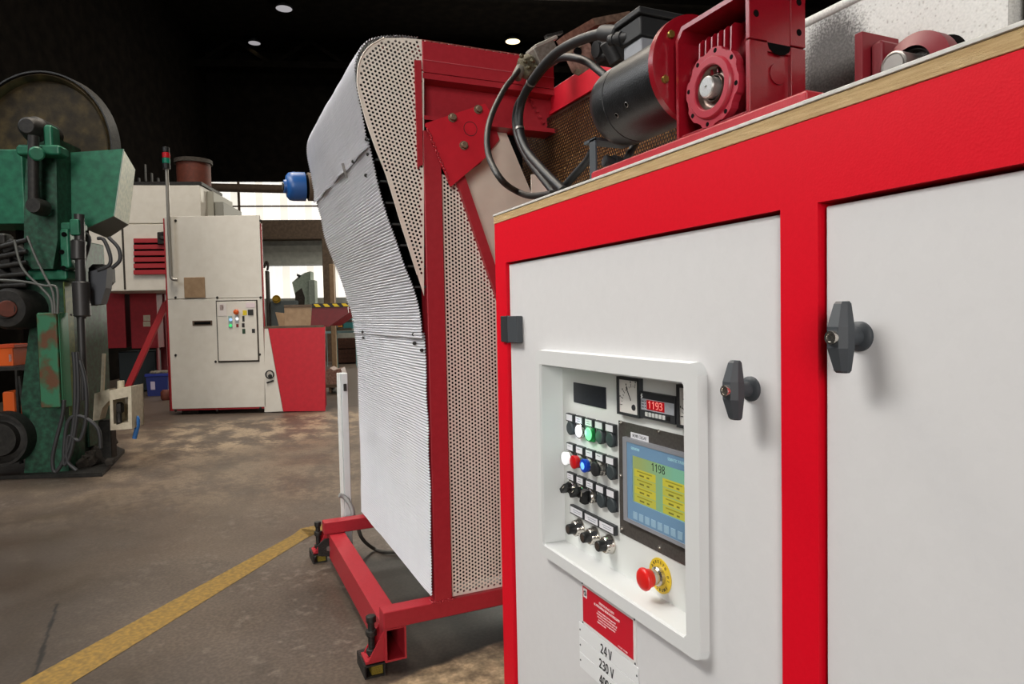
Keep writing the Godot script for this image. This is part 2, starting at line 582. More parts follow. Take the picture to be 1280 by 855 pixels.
func hall() -> void:
	var fl := plain("ffffff", 0.62)
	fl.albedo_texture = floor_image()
	fl.roughness_texture = noise_tex(61, 0.02, Color(0.62, 0.62, 0.62), Color(1, 1, 1), false, 5, 0.8)
	fl.roughness_texture_channel = BaseMaterial3D.TEXTURE_CHANNEL_RED
	fl.roughness = 0.62
	var b := mb()
	# one slab; its uv puts the stain and light map on the near floor and plain concrete elsewhere
	var gx := [-16.0, -3.5, 4.5, 20.0]; var gz := [-26.0, -9.0, -1.0, 14.0]
	for i in 3:
		for j in 3:
			var c := [V(gx[i], 0, gz[j]), V(gx[i + 1], 0, gz[j]), V(gx[i + 1], 0, gz[j + 1]), V(gx[i], 0, gz[j + 1])]
			var q := []
			for p in c:
				q.append(Vector2((p.x + 3.5) / 8.0, (p.z + 9.0) / 8.0) if i == 1 and j == 1 else Vector2(0.002, 0.002))
			b.tri(c[0], c[1], c[2], Vector3.UP, Vector3.UP, Vector3.UP, q[0], q[1], q[2])
			b.tri(c[0], c[2], c[3], Vector3.UP, Vector3.UP, Vector3.UP, q[0], q[2], q[3])
	fl.uv1_scale = Vector3.ONE
	fl.detail_enabled = true
	fl.detail_uv_layer = BaseMaterial3D.DETAIL_UV_2
	fl.uv2_triplanar = true
	fl.uv2_scale = Vector3.ONE * 1.7
	fl.detail_albedo = noise_tex(63, 0.06, Color(0.72, 0.71, 0.7), Color(1, 1, 1), false, 5, 0.9)
	fl.detail_blend_mode = BaseMaterial3D.BLEND_MODE_MUL
	b.span(V(-16, -0.3, -26), V(20, -0.002, 14))
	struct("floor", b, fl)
	# yellow lane line, worn
	var line := mb()
	var pts := [[20, 858, 84, 858], [378, 667, 400, 668], [401, 655, 402, 665], [620, 632, 620, 640]]
	var a0 := AY(pts[0][0], pts[0][1], 0.0); var a1 := AY(pts[0][2], pts[0][3], 0.0)
	var e0 := AY(366, 669, 0.0); var e1 := AY(386, 671, 0.0)
	a0 += (a0 - e0) * 0.6; a1 += (a1 - e1) * 0.6
	var l0 := AY(376, 661, 0.0)
	var far0 := AY(404, 655, 0.0); var far1 := AY(404, 664, 0.0)
	var d := Vector3(1, 0, 0) * 3.0
	var up := V(0, 0.0015, 0)
	for k in 40:
		var t0 := k / 40.0; var t1 := (k + 1) / 40.0
		line.quad(a0.lerp(e0, t0) + up, a0.lerp(e0, t1) + up, a1.lerp(e1, t1) + up, a1.lerp(e1, t0) + up, Vector3.UP)
	line.quad(e0 + up, l0 + up, far1 + up, e1 + up, Vector3.UP)
	line.quad(l0 + up, far0 + up, far1 + up, e1 + up, Vector3.UP)
	line.quad(far0 + up, far0 + d + up, far1 + d + up, far1 + up, Vector3.UP)
	var ymat := mottled("675122", "8f6f26", 2.5, 0.75, 0.0, 0.0, 65, 0.03, 0.8)
	var ln := solo("lane_marking", line, ymat, "worn yellow lane line painted across the concrete floor", "floor marking")
	# shell, turned against the cabinet
	W = Transform3D(Basis(Vector3.UP, HALL), Vector3.ZERO)
	struct("ceiling", mb().span(V(-6.6, 9.0, -21.1), V(10.1, 9.3, 9.1)), M.sooty)
	struct("wall_left", mb().span(V(-6.8, 0, -21.1), V(-6.5, 9, 9.1)), M.sooty)
	struct("wall_right", mb().span(V(10, 0, -21.1), V(10.3, 9, 9.1)), M.sooty)
	struct("wall_behind", mb().span(V(-6.8, 0, 9.0), V(10.3, 9, 9.3)), M.sooty)
	# far wall with its glazing openings
	var zf := -21.0
	var x0 := AZ(255, 250, zf).x; var x1 := x0 + 5.2
	var yt := AZ(330, 226.5, zf).y; var ym := AZ(330, 275, zf).y; var yb := AZ(365, 332, zf).y; var yc := AZ(365, 373, zf).y
	var k0 := AZ(-30, 112, zf); var k1 := AZ(16, 60, zf)
	var bw := mb()
	for r in [[-6.8, 0.0, x0, k0.y], [-6.8, k0.y, minf(k0.x, -6.2), k1.y], [k1.x, k0.y, 10.3, k1.y], [-6.8, k1.y, 10.3, 9.0], [x0, yt, 10.3, k0.y], [x1, 0.0, 10.3, yt], [x0, 0.0, x1, yc], [x0, yb, x1, ym]]:
		bw.span(V(r[0], r[1], zf - 0.3), V(r[2], r[3], zf))
	struct("wall_far", bw, M.sooty)
	var glow := lit("fff6e4", 1.0, "c8c4b8")
	for w in [["window_1", x0, ym, x1, yt, 22], ["window_2", x0, yc, x1, yb, 22], ["window_3", minf(k0.x, -6.2), k0.y, k1.x, k1.y, 4]]:
		var o := struct(w[0], mb().span(V(w[1], w[2], zf - 0.2), V(w[3], w[4], zf - 0.16)), glow)
		var nb: int = w[5]
		for k in nb:
			var x: float = lerpf(w[1], w[3], (k + 0.5) / nb)
			var wd: float = (w[3] - w[1]) / nb * 0.97
			part(o, "pane", mb().span(V(x - wd * 0.5, w[2], zf - 0.15 + (k % 2) * 0.012), V(x + wd * 0.5, w[4], zf - 0.13 + (k % 2) * 0.012)), lit("fffcf6" if k % 3 else "fff8ea", 1.0 if k % 3 else 0.93, "c8c4b8"))
		if w[0] == "window_1":
			var hm := AZ(330, 257.5, zf).y
			part(o, "mullion", mb().span(V(w[1], hm - 0.02, zf - 0.08), V(w[3], hm + 0.02, zf - 0.02)), M.brown)
			var mx := AZ(298, 250, zf).x
			part(o, "mullion", mb().span(V(mx - 0.03, ym, zf - 0.08), V(mx + 0.03, yt, zf - 0.02)), M.brown)
		if w[0] == "window_3":
			var mx := AZ(7, 95, zf).x
			part(o, "mullion", mb().span(V(mx - 0.03, w[2], zf - 0.08), V(mx + 0.03, w[4], zf - 0.02)), M.brown)
	struct("trim_1", mb().span(V(x0, AZ(365, 299, -20.4).y, zf + 0.02), V(x1, AZ(365, 275, -20.4).y, -20.4), 0.02), M.brown)
	struct("trim_2", mb().span(V(x0, yb + 0.01, zf + 0.01), V(x1, AZ(365, 299, -20.8).y - 0.02, -20.8)), M.concrete)
	struct("trim_3", mb().span(V(x0, 0, zf + 0.01), V(x1, yc, -20.85)), M.concrete)
	struct("trim_7", mb().cyl(AZ(250, 234, -20.7), AZ(470, 239, -20.7), 0.12), M.brown)
	# roof trusses, sooty like the roof
	for k in 3:
		var z := -20.0 + k * 4.5
		var tb := mb()
		tb.bar(V(-6.5, 8.3, z), V(10, 8.3, z), 0.18, 0.14)
		for i in 8:
			tb.bar(V(-6.4 + i * 2.05, 8.3, z), V(-5.4 + i * 2.05, 8.98, z), 0.1, 0.08)
			tb.bar(V(-4.4 + i * 2.05, 8.3, z), V(-5.4 + i * 2.05, 8.98, z), 0.1, 0.08)
		struct("trim_%d" % (4 + k), tb, M.sooty)
	# unseen fixture and hangers added to go with the aisle light
	W = Transform3D()
	var lb := Basis(V(0.8, 0.6, 0), V(-0.6, 0.8, 0), V(0, 0, 1))
	var lbk := struct("trim_8", mb().box(V(-1.6, 3.8, -2.2) + lb.y * 0.075, V(0.66, 0.09, 2.1), 0.01, lb), M.dark)
	part(lbk, "added_lamp_panel", mb().box(V(-1.6, 3.8, -2.2) + lb.y * 0.02, V(0.6, 0.02, 2.0), 0.0, lb), lit("fff8ee", 1.5))
	struct("trim_9", mb().span(V(-1.68, 3.9, -3.0), V(-1.64, 9.0, -2.96)).span(V(-1.68, 3.9, -1.44), V(-1.64, 9.0, -1.4)), M.dark)
	# high-bay lamps
	var names := ["round high bay lamp at top left of the dark roof", "smaller round lamp below and left of the other dim roof lamp", "bright yellowish round lamp over the red beam of the machine"]
	W = Transform3D()
	var k := 0
	for p in [[355, 11, 8.86, 0.195, 0.55], [318, 54, 8.86, 0.16, 0.5], [641, 52, 8.86, 0.205, 2.5]]:
		var at := AY(p[0], p[1], p[2])
		var t := thing("high_bay_lamp", names[k], "lamp", at, "round lamps under the dark roof")
		lpart(t, "housing", mb().lathe([Vector2(0, 0.13), Vector2(0.07, 0.13), Vector2(0.08, 0.05), Vector2(p[3] + 0.015, 0.045), Vector2(p[3] + 0.015, 0.0), Vector2(p[3], 0.0), Vector2(p[3], 0.01)], Vector3.ZERO, Vector3.UP, 24), M.dark)
		lpart(t, "lamp_glass", mb().lathe([Vector2(0, -0.02), Vector2(p[3] * 0.7, -0.016), Vector2(p[3], 0.0), Vector2(0, 0.01)], Vector3.ZERO, Vector3.UP, 24), lit("ffe6b4" if k == 2 else "d9d4d8", p[4]))
		var l := SpotLight3D.new()
		l.name = "lamp_light"
		l.light_color = Color(1, 0.9, 0.7)
		l.light_energy = 12.0 if k == 2 else 0.3
		l.light_size = p[3]
		l.spot_angle = 75.0
		l.spot_range = 40.0
		l.spot_attenuation = 2.0
		l.shadow_enabled = true
		l.position = V(0, -0.04, 0)
		l.rotation.x = -PI / 2
		t.add_child(l)
		k += 1

# ================================================================ the control cabinet
var CAB: Node3D
func rect(x0: float, y0: float, x1: float, y1: float) -> PackedVector2Array:
	return PackedVector2Array([Vector2(x0, y0), Vector2(x1, y0), Vector2(x1, y1), Vector2(x0, y1)])

func fx(b: Mb, poly: PackedVector2Array, x: float, d0: float, d1: float) -> Mb:   # prism on the plane x, outwards towards the aisle
	return b.prism(poly, V(x, 0, 0), Vector3.BACK, Vector3.UP, d0, d1)

func cabinet() -> void:
	var t := thing("control_cabinet", "red framed control cabinet with light grey doors and a recessed control panel", "cabinet", V(1.0, 0, -0.55))
	CAB = t
	var fr := mb()
	for r in [[-1.457, 0.06, -1.398, 1.359], [-1.398, 1.266, 0.36, 1.359], [-0.6007, 0.14, -0.5473, 1.266], [-1.398, 0.06, 0.36, 0.14], [0.30, 0.14, 0.36, 1.266]]:
		fx(fr, rect(r[0], r[1], r[2], r[3]), 0.62, -0.045, 0.0)
	part(t, "frame", fr, M.red)
	var ca := mb()
	ca.span(V(0.664, 0.06, -1.457), V(1.45, 1.359, -1.447)).span(V(1.44, 0.06, -1.447), V(1.45, 1.359, 0.36)).span(V(0.664, 0.06, 0.35), V(1.44, 1.359, 0.36)).span(V(0.664, 0.06, -1.447), V(1.44, 0.07, 0.35))
	ca.span(V(0.70, 0.07, -1.44), V(0.704, 1.358, 0.345))
	part(t, "carcass", ca, M.red)
	part(t, "plinth", mb().span(V(0.68, 0, -1.43), V(1.42, 0.06, 0.33)), M.dark)
	part(t, "top_board", mb().span(V(0.619, 1.3595, -1.459), V(1.47, 1.377, 0.37), 0.0015), M.wood, "raw chipboard edge of the cabinet top")
	part(t, "top_laminate", mb().span(V(0.6175, 1.377, -1.461), V(1.472, 1.3818, 0.372), 0.001), M.laminate)
	# the door with the control recess
	var d := mb()
	d.ring(rect(-1.3935, 0.145, -0.6055, 1.2615), rect(-1.226, 0.678, -0.7695, 1.052), V(0.627, 0, 0), Vector3.BACK, Vector3.UP, -0.02, 0.0)
	part(t, "door", d, M.door)
	part(t, "door", mb().span(V(0.627, 0.145, -0.5425), V(0.647, 1.2615, 0.2955), 0.0015), M.door)
	# bezel and recess
	var bz := mb()
	var outer := rrect(-1.2407, 0.6585, -0.7404, 1.0767, 0.016, 5)
	var outer2 := rrect(-1.2425, 0.6567, -0.7386, 1.0785, 0.0175, 5)
	var inner := rrect(-1.2245, 0.6805, -0.7712, 1.0495, 0.006, 5)
	var inner2 := rrect(-1.222, 0.683, -0.7737, 1.047, 0.004, 5)
	bz.ring(outer, inner, V(0.612, 0, 0), Vector3.BACK, Vector3.UP, -0.003, 0.0)
	for i in outer.size():
		var j := (i + 1) % outer.size()
		var o := []
		for q in [[outer[i], 0.612], [outer[j], 0.612], [outer2[j], 0.6275], [outer2[i], 0.6275]]:
			o.append(V(q[1], q[0].y, q[0].x))
		var n1 := (outer[i] - Vector2(-0.99, 0.867)).sign()
		var e := outer[j] - outer[i]
		var nn := V(-0.3, -e.x, e.y).normalized()
		bz.quad(o[0], o[1], o[2], o[3], nn)
		o = []
		for q in [[inner[i], 0.6125], [inner[j], 0.6125], [inner2[j], 0.616], [inner2[i], 0.616]]:
			o.append(V(q[1], q[0].y, q[0].x))
		e = inner[j] - inner[i]
		bz.quad(o[0], o[1], o[2], o[3], V(-0.6, e.x, -e.y).normalized())
	part(t, "bezel", bz, M.bezel)
	var rc := mb()
	var L := -1.2225; var R := -0.7732; var B := 0.6825; var T := 1.0475; var T2 := 1.0475; var xo := 0.6145; var xi := 0.664
	rc.quad(V(xo, B, L), V(xi, B, L), V(xi, T2, L), V(xo, T, L), V(0, 0, 1))
	rc.quad(V(xo, B, R), V(xi, B, R), V(xi, T2, R), V(xo, T, R), V(0, 0, -1))
	rc.quad(V(xo, T, L), V(xi, T2, L), V(xi, T2, R), V(xo, T, R), Vector3.DOWN)
	rc.quad(V(xo, B, L), V(xi, B, L), V(xi, B, R), V(xo, B, R), V(0, 1, 0))
	# the outside of the tray
	rc.span(V(xi + 0.0065, B - 0.003, L - 0.003), V(xi + 0.009, T, R + 0.003))
	part(t, "recess_tray", rc, M.bezel)
	part(t, "control_panel", mb().span(V(xi, B - 0.001, L - 0.001), V(xi + 0.006, T2 + 0.004, R + 0.001)), M.panel)
	# hinge on the frame
	var hg := mb()
	hg.span(V(0.6115, 1.0885, -1.378), V(0.6265, 1.147, -1.3275), 0.0015)
	var h := part(t, "hinge", hg, M.grey)
	part(h, "hinge_leaf", mb().span(V(0.613, 1.0885, -1.4185), V(0.6195, 1.147, -1.3815), 0.001), M.dark)
	part(h, "hinge_pin", mb().cyl(V(0.614, 1.0875, -1.3797), V(0.614, 1.148, -1.3797), 0.0035, 12), M.dark)
	# T handles with lock cylinders
	for p in [[1.05, -0.656], [1.1195, -0.4995]]:
		var o := V(0.627, p[0], p[1])
		var hb := mb()
		hb.lathe([Vector2(0, 0), Vector2(0.0158, 0), Vector2(0.0158, 0.0035), Vector2(0.0135, 0.0055), Vector2(0.0095, 0.0065), Vector2(0.0088, 0.012), Vector2(0.0088, 0.03)], o, Vector3.LEFT, 28)
		var hn := part(t, "door_handle", hb, M.grey)
		# the grip: a tapering octagonal bar
		var g := mb()
		var w0 := 0.0125; var w1 := 0.0082
		var ys := [-0.037, -0.0345, -0.011, 0.011, 0.0345, 0.037]
		var ws := [w1 - 0.0015, w1, w0, w0, w1, w1 - 0.0015]
		var x0 := [0.596, 0.5935, 0.5865, 0.5865, 0.5935, 0.596]
		var x1 := [0.6045, 0.6065, 0.6075, 0.6075, 0.6065, 0.6045]
		for i in 5:
			var s := []
			for k in [i, i + 1]:
				var wi: float = ws[k]
				var c := []
				for q in [[-0.55, 0], [0.55, 0], [1, 0.35], [1, 0.8], [0.6, 1], [-0.6, 1], [-1, 0.8], [-1, 0.35]]:
					c.append(V(lerpf(x0[k], x1[k], q[1]), p[0] + ys[k], p[1] + q[0] * wi))
				s.append(c)
			for k in 8:
				var m := (k + 1) % 8
				var q0: Vector3 = s[0][k]; var q1: Vector3 = s[0][m]; var q2: Vector3 = s[1][m]; var q3: Vector3 = s[1][k]
				var nn := (q1 - q0).cross(q3 - q0).normalized()
				var mid := (q0 + q2) * 0.5 - V(0.598, (q0.y + q2.y) * 0.5, p[1])
				g.quad(q0, q1, q2, q3, nn if nn.dot(mid) > 0 else -nn)
			if i == 0 or i == 4:
				var c: Array = s[0] if i == 0 else s[1]
				for k in range(1, 7):
					g.tri(c[0], c[k], c[k + 1], V(0, -1 if i == 0 else 1, 0), V(0, -1 if i == 0 else 1, 0), V(0, -1 if i == 0 else 1, 0))
		part(hn, "grip", g, M.grey)
		part(hn, "lock_cylinder", mb().lathe([Vector2(0.0, 0.0035), Vector2(0.0042, 0.0035), Vector2(0.0046, 0.0045), Vector2(0.0068, 0.0045), Vector2(0.0072, 0.003), Vector2(0.0072, 0.0)], V(0.587, p[0], p[1]), Vector3.LEFT, 24), M.chrome, "bright lock cylinder")
	signs()

func signs() -> void:
	var x := 0.6268
	var s := part(CAB, "warning_sign", mb().span(V(x - 0.0014, 0.570, -1.0912), V(x, 0.6495, -0.9165)), plain("dedddb", 0.35), "red and white access warning sign")
	part(s, "red_field", mb().span(V(x - 0.0018, 0.5762, -1.0872), V(x - 0.0013, 0.6432, -0.924)), plain("c8102a", 0.35))
	# pictogram: barred figure on a white field
	part(s, "pictogram", mb().span(V(x - 0.0022, 0.6235, -1.0835), V(x - 0.0017, 0.6405, -1.0715)), plain("e6e4e2", 0.4))
	var pg := mb()
	var o := V(x - 0.0022, 0.632, -1.0775)
	pg.ring(ell(Vector2.ZERO, 0.0052, 24), ell(Vector2.ZERO, 0.0045, 24), o, Vector3.BACK, Vector3.UP, 0, 0.0004)
	pg.bar(o + V(-0.0003, 0.0034, -0.0034), o + V(-0.0003, -0.0034, 0.0034), 0.0008, 0.0004, Vector3.LEFT)
	pg.span(o + V(-0.0004, -0.004, -0.0009), o + V(0, 0.0012, 0.0009)).lathe([Vector2(0, 0.0004), Vector2(0.0011, 0.0004), Vector2(0.0011, 0)], o + V(0, 0.0026, 0), Vector3.LEFT, 12)
	part(s, "figure", pg, M.ink)
	var wt := plain("f0eded", 0.4)
	for l in [["DIVIETO DI ACCESSO", 0.6315, 0.0042, true, -1.005], ["AL PERSONALE NON AUTORIZZATO", 0.6245, 0.0042, true, -1.005],
			["È vietato eseguire lavori su apparecchi", 0.6155, 0.0026, true, -1.005], ["elettrici sotto tensione. È vietato togliere gli", 0.6105, 0.0026, true, -1.005], ["schermi di protezione prima di aver tolto", 0.6055, 0.0026, true, -1.005],
			["la tensione. In caso di manutenzione", 0.6005, 0.0026, true, -1.005], ["togliere la corrente", 0.5955, 0.0026, true, -1.022], ["D.P.R. 547 - 27.4.1955", 0.5805, 0.0024, true, -0.955]]:
		lettering(s, l[0], l[2], l[3], V(x - 0.0018, l[1], l[4]), wt, HORIZONTAL_ALIGNMENT_CENTER, 0.86)
	for q in [[0.6465, -1.0885], [0.6465, -0.9195], [0.5725, -1.0885], [0.5725, -0.9195]]:
		part(s, "rivet", mb().lathe([Vector2(0, 0.0012), Vector2(0.0014, 0.0009), Vector2(0.002, 0)], V(x - 0.0014, q[0], q[1]), Vector3.LEFT, 12), M.grey)
	var ys := [0.5688, 0.5395, 0.5103, 0.481]
	var tx := ["24 V", "230 V", "400 V"]
	for i in 3:
		var pl := part(CAB, "voltage_plate", mb().span(V(x - 0.0015, ys[i + 1] + 0.0003, -1.1035), V(x, ys[i] - 0.0003, -0.911), 0.0004), plain("e2e4e5", 0.35), "white plate reading " + tx[i])
		lettering(pl, tx[i], 0.0178, true, V(x - 0.0016, (ys[i] + ys[i + 1]) * 0.5 - 0.003, -1.0085), M.ink, HORIZONTAL_ALIGNMENT_CENTER, 0.78)
		for zz in [-1.0995, -0.915]:
			part(pl, "rivet", mb().lathe([Vector2(0, 0.001), Vector2(0.0014, 0.0008), Vector2(0.002, 0)], V(x - 0.0015, (ys[i] + ys[i + 1]) * 0.5, zz), Vector3.LEFT, 12), M.grey)

func lettering(parent: Node3D, txt: String, size: float, bold: bool, at: Vector3, m: Material, align := HORIZONTAL_ALIGNMENT_LEFT, wide := 1.0, bs := PB) -> MeshInstance3D:
	var b := mb()
	b.xf = Transform3D(bs, at)
	b.add(words(txt, size, bold, 0.0003, align, wide))
	return part(parent, "lettering", b, m)

# every control is built round the origin in the panel's own axes and set on the plate
func ctrl(called: String, b: Mb, m: Material, y: float, z: float, x := 0.664) -> MeshInstance3D:
	b.xf = Transform3D()
	var o := lpart(CAB, called, b, m)
	o.transform = CAB.transform.affine_inverse() * Transform3D(PB, V(x, y, z))
	return o

func control_items() -> void:
	var Z := Vector3.BACK
	var cols := [-1.1825, -1.1447, -1.1078, -1.0715, -1.0355]
	var rows := [0.9425, 0.8833, 0.8237]
	# blank black display
	ctrl("display_window", mb().box(V(0, 0, 0.001), V(0.1183, 0.0395, 0.002), 0.0004), mottled("14171d", "242933", 30.0, 0.4, 0.0, 0.0, 71), 0.9938, -1.1155)
	for r in 3:
		for c in 5:
			var y: float = rows[r]; var z: float = cols[c]
			var lh := ctrl("label_holder", mb().box(V(0, 0, 0.004), V(0.0293, 0.0155, 0.008), 0.0006).box(V(0, -0.018, 0.0018), V(0.0293, 0.026, 0.0036), 0.0005), M.dark, y, z)
			lpart(lh, "card", mb().box(V(-0.0006, 0, 0.0081), V(0.0232, 0.0118, 0.0006)), M.card)
			if not (c == 4 or (r == 0 and c in [0, 3]) or (r == 2 and c == 3)):
				var ink := mb()
				ink.box(V(-0.002, 0.002, 0.0085), V(0.011, 0.0011, 0.0002))
				if r != 1:
					ink.box(V(-0.001, -0.0022, 0.0085), V(0.013, 0.0011, 0.0002))
				lpart(lh, "print", ink, plain("7d7f88", 0.6))
			var yy := y - 0.0215
			var kind: String = [["plug", "white", "green", "plug", "plug"], ["white_button", "red_button", "blue_button", "black_button", "plug"], ["selector", "selector", "selector", "plug", "plug"]][r][c]
			if kind == "plug":
				ctrl("blanking_plug", mb().lathe([Vector2(0, 0.0085), Vector2(0.0118, 0.0085), Vector2(0.0135, 0.007), Vector2(0.0135, 0)], Vector3.ZERO, Z, 28), M.plug, yy, z)
			elif kind in ["white", "green"]:
				var lamp := ctrl("indicator_lamp", mb().lathe([Vector2(0, 0.003), Vector2(0.0148, 0.003), Vector2(0.0148, 0.008), Vector2(0.0138, 0.009), Vector2(0.0115, 0.009)], Vector3.ZERO, Z, 28), plain("0d6b33", 0.35) if kind == "green" else M.chrome, yy, z)
				if kind == "green":
					lpart(lamp, "lamp_body", mb().box(V(0, 0, 0.004), V(0.029, 0.029, 0.007), 0.002), plain("0b7a3a", 0.4))
				lpart(lamp, "lens", mb().lathe([Vector2(0, 0.0125), Vector2(0.006, 0.0122), Vector2(0.0105, 0.0108), Vector2(0.0122, 0.009)], Vector3.ZERO, Z, 28), lit("f4f6ff" if kind == "white" else "9dffc0", 1.1 if kind == "white" else 0.85, "c0d0c8" if kind == "white" else "1d9a55"))
				var l := OmniLight3D.new()
				l.name = "lamp_light"; l.light_color = Color("dfe6ff") if kind == "white" else Color("50ff90")
				l.light_energy = 0.0006; l.light_size = 0.008; l.omni_range = 3.0; l.omni_attenuation = 2.0; l.shadow_enabled = true
				l.position = V(0, 0, 0.022)
				lamp.add_child(l)
			elif kind.ends_with("button"):
				var btn := ctrl("push_button", mb().lathe([Vector2(0, 0), Vector2(0.0142, 0), Vector2(0.0142, 0.006), Vector2(0.0128, 0.009), Vector2(0.0125, 0.013)], Vector3.ZERO, Z, 28), M.chrome, yy, z)
				var hd: float = {"white_button": 0.0225, "red_button": 0.024, "blue_button": 0.023, "black_button": 0.021}[kind]
				var cap := mb().lathe([Vector2(0, hd), Vector2(0.0095, hd), Vector2(0.0125, hd - 0.0012), Vector2(0.0132, hd - 0.003), Vector2(0.0122, hd - 0.0075), Vector2(0.0115, 0.011)], Vector3.ZERO, Z, 28)
				match kind:
					"white_button": lpart(btn, "lens", cap, lit("ffffff", 0.6, "d8d8d8"))
					"red_button": lpart(btn, "cap", cap, plain("c01016", 0.3))
					"black_button": lpart(btn, "cap", cap, M.rubber)
					"blue_button":
						lpart(btn, "cap", cap, plain("0d3fb4", 0.3))
						lpart(btn, "lens", mb().lathe([Vector2(0, hd + 0.0012), Vector2(0.005, hd + 0.001), Vector2(0.0078, hd - 0.0004)], Vector3.ZERO, Z, 24), lit("7fc0ff", 1.0, "4f90e8"))
			else:
				var sel := ctrl("selector_switch", mb().lathe([Vector2(0, 0), Vector2(0.0142, 0), Vector2(0.0142, 0.006), Vector2(0.0128, 0.0095), Vector2(0.0118, 0.0115)], Vector3.ZERO, Z, 28), M.chrome, yy, z)
				lpart(sel, "collar", mb().lathe([Vector2(0.0, 0.0135), Vector2(0.0105, 0.0135), Vector2(0.0118, 0.0115), Vector2(0.0118, 0.009)], Vector3.ZERO, Z, 24), M.black)
				var lv := mb()
				var a: float = [deg_to_rad(38), deg_to_rad(38), deg_to_rad(78)][c]
				var dr := V(cos(a), sin(a), 0)
				var sd := V(-sin(a), cos(a), 0)
				var pr := PackedVector2Array([Vector2(-0.0135, 0.011), Vector2(0.0135, 0.011), Vector2(0.0142, 0.02), Vector2(0.011, 0.027), Vector2(-0.011, 0.027), Vector2(-0.0142, 0.02)])
				lv.prism(pr, Vector3.ZERO, dr, Z, -0.0046, 0.0046)
				lpart(sel, "lever", lv, M.black)
				lpart(sel, "pointer_line", mb().box(V(0, 0, 0.0271) + dr * 0.006, V(0.0085, 0.0012, 0.0004), 0.0, Basis(dr, sd, Z)), plain("d8d0c0", 0.4))
	# three potentiometers under wide labels
	for i in 3:
		var z: float = [-1.160, -1.1035, -1.0503][i]
		var lh := ctrl("label_holder", mb().box(V(0, 0, 0.004), V(0.053, 0.0178, 0.008), 0.0006), M.dark, 0.7582, z)
		lpart(lh, "card", mb().box(V(-0.0006, 0, 0.0081), V(0.0465, 0.0125, 0.0006)), M.card)
		lpart(lh, "print", mb().box(V(0.002, 0.002, 0.0085), V(0.03, 0.001, 0.0002)).box(V(0.002, -0.002, 0.0085), V(0.026, 0.001, 0.0002)), plain("7f8592", 0.6))
		var kn := ctrl("dial_knob", mb().lathe([Vector2(0, 0), Vector2(0.0182, 0), Vector2(0.0182, 0.0015), Vector2(0.0172, 0.004), Vector2(0.0155, 0.0075), Vector2(0.0148, 0.014), Vector2(0.0132, 0.0155), Vector2(0.011, 0.0155)], Vector3.ZERO, Z, 32), M.chrome, 0.7262, z)
		lpart(kn, "grip", mb().lathe([Vector2(0, 0.0285), Vector2(0.0088, 0.0285), Vector2(0.0098, 0.0275), Vector2(0.0102, 0.0165), Vector2(0.0112, 0.015)], Vector3.ZERO, Z, 28), M.black)
		lpart(kn, "grip_cap", mb().lathe([Vector2(0, 0.0292), Vector2(0.0064, 0.029), Vector2(0.0066, 0.0284)], Vector3.ZERO, Z, 24), plain("4a3f39", 0.35, 0.4))
		lpart(kn, "stop_lever", mb().box(V(0.0125, 0.008, 0.01), V(0.005, 0.008, 0.012), 0.0012), M.dark)
		var tk := mb()
		for k in 14:
			var a := TAU * k / 14
			tk.box(V(cos(a) * 0.0152, sin(a) * 0.0152, 0.011), V(0.0006, 0.0006, 0.004))
		lpart(kn, "scale_marks", tk, M.ink)
	# analogue meters
	for i in 2:
		var z: float = [-0.975, -0.8094][i]
		var mt := ctrl("panel_meter", mb().ring(rect(-0.0333, -0.033, 0.0333, 0.033), rect(-0.0285, -0.0285, 0.0285, 0.0285), V(0, 0, 0), Vector3.RIGHT, Vector3.UP, 0.0, 0.0092).box(V(0, 0, 0.001), V(0.066, 0.0655, 0.002)), M.dark, 1.0052, z)
		lpart(mt, "dial", mb().box(V(0, 0, 0.006), V(0.0575, 0.0575, 0.0006)), plain("dcdad4", 0.4))
		var mk := mb()
		var piv := V(0.014, -0.017, 0.0064)
		for k in 11:
			var a := deg_to_rad(82.0 + k * 9.6)
			var dd := V(cos(a), sin(a), 0)
			mk.bar(piv + dd * 0.034, piv + dd * (0.0405 if k % 2 == 0 else 0.0375), 0.0012 if k % 2 == 0 else 0.0007, 0.0003, Z)
			if k % 2 == 0:
				mk.box(piv + dd * 0.0435, V(0.0022, 0.003, 0.0003))
		lpart(mt, "scale_marks", mk, M.ink)
		var na := deg_to_rad(122.0)
		lpart(mt, "needle", mb().bar(V(0.014, -0.017, 0.0072) + V(cos(na), sin(na), 0) * 0.013, V(0.014, -0.017, 0.0072) + V(cos(na), sin(na), 0) * 0.039, 0.0016, 0.0004, Z), M.ink)
		lpart(mt, "pivot_cover", mb().lathe([Vector2(0, 0.0085), Vector2(0.0045, 0.008), Vector2(0.0055, 0.006)], V(0.0145, -0.017, 0), Z, 20), M.dark)
	# controller with red digits
	var tc := ctrl("temperature_controller", mb().box(V(0, 0, 0.0045), V(0.0925, 0.0436, 0.009), 0.001), M.dark, 0.9966, -0.8933)
	lpart(tc, "fascia", mb().box(V(0.002, 0.0015, 0.0091), V(0.0865, 0.0185, 0.0006)), plain("a9adb3", 0.4))
	lpart(tc, "display", mb().box(V(-0.0022, 0.0018, 0.0095), V(0.0468, 0.0155, 0.0004)), lit("c80014", 0.55, "500008"))
	var dg := mb()
	dg.add(words("1193", 0.0112, false, 0.0003, HORIZONTAL_ALIGNMENT_CENTER, 1.15), Transform3D(Basis(), V(-0.0022, 0.0018, 0.0099)))
	lpart(tc, "display_digits", dg, lit("ff9a8c", 1.0))
	for k in 6:
		lpart(tc, "key", mb().box(V(-0.027 + k * 0.0092, -0.0142, 0.0093), V(0.0072, 0.007, 0.0012), 0.0005), plain("c7c9c6", 0.5))
	lpart(tc, "key", mb().box(V(0.0305, -0.0142, 0.0092), V(0.009, 0.007, 0.0006), 0.0002), M.black)
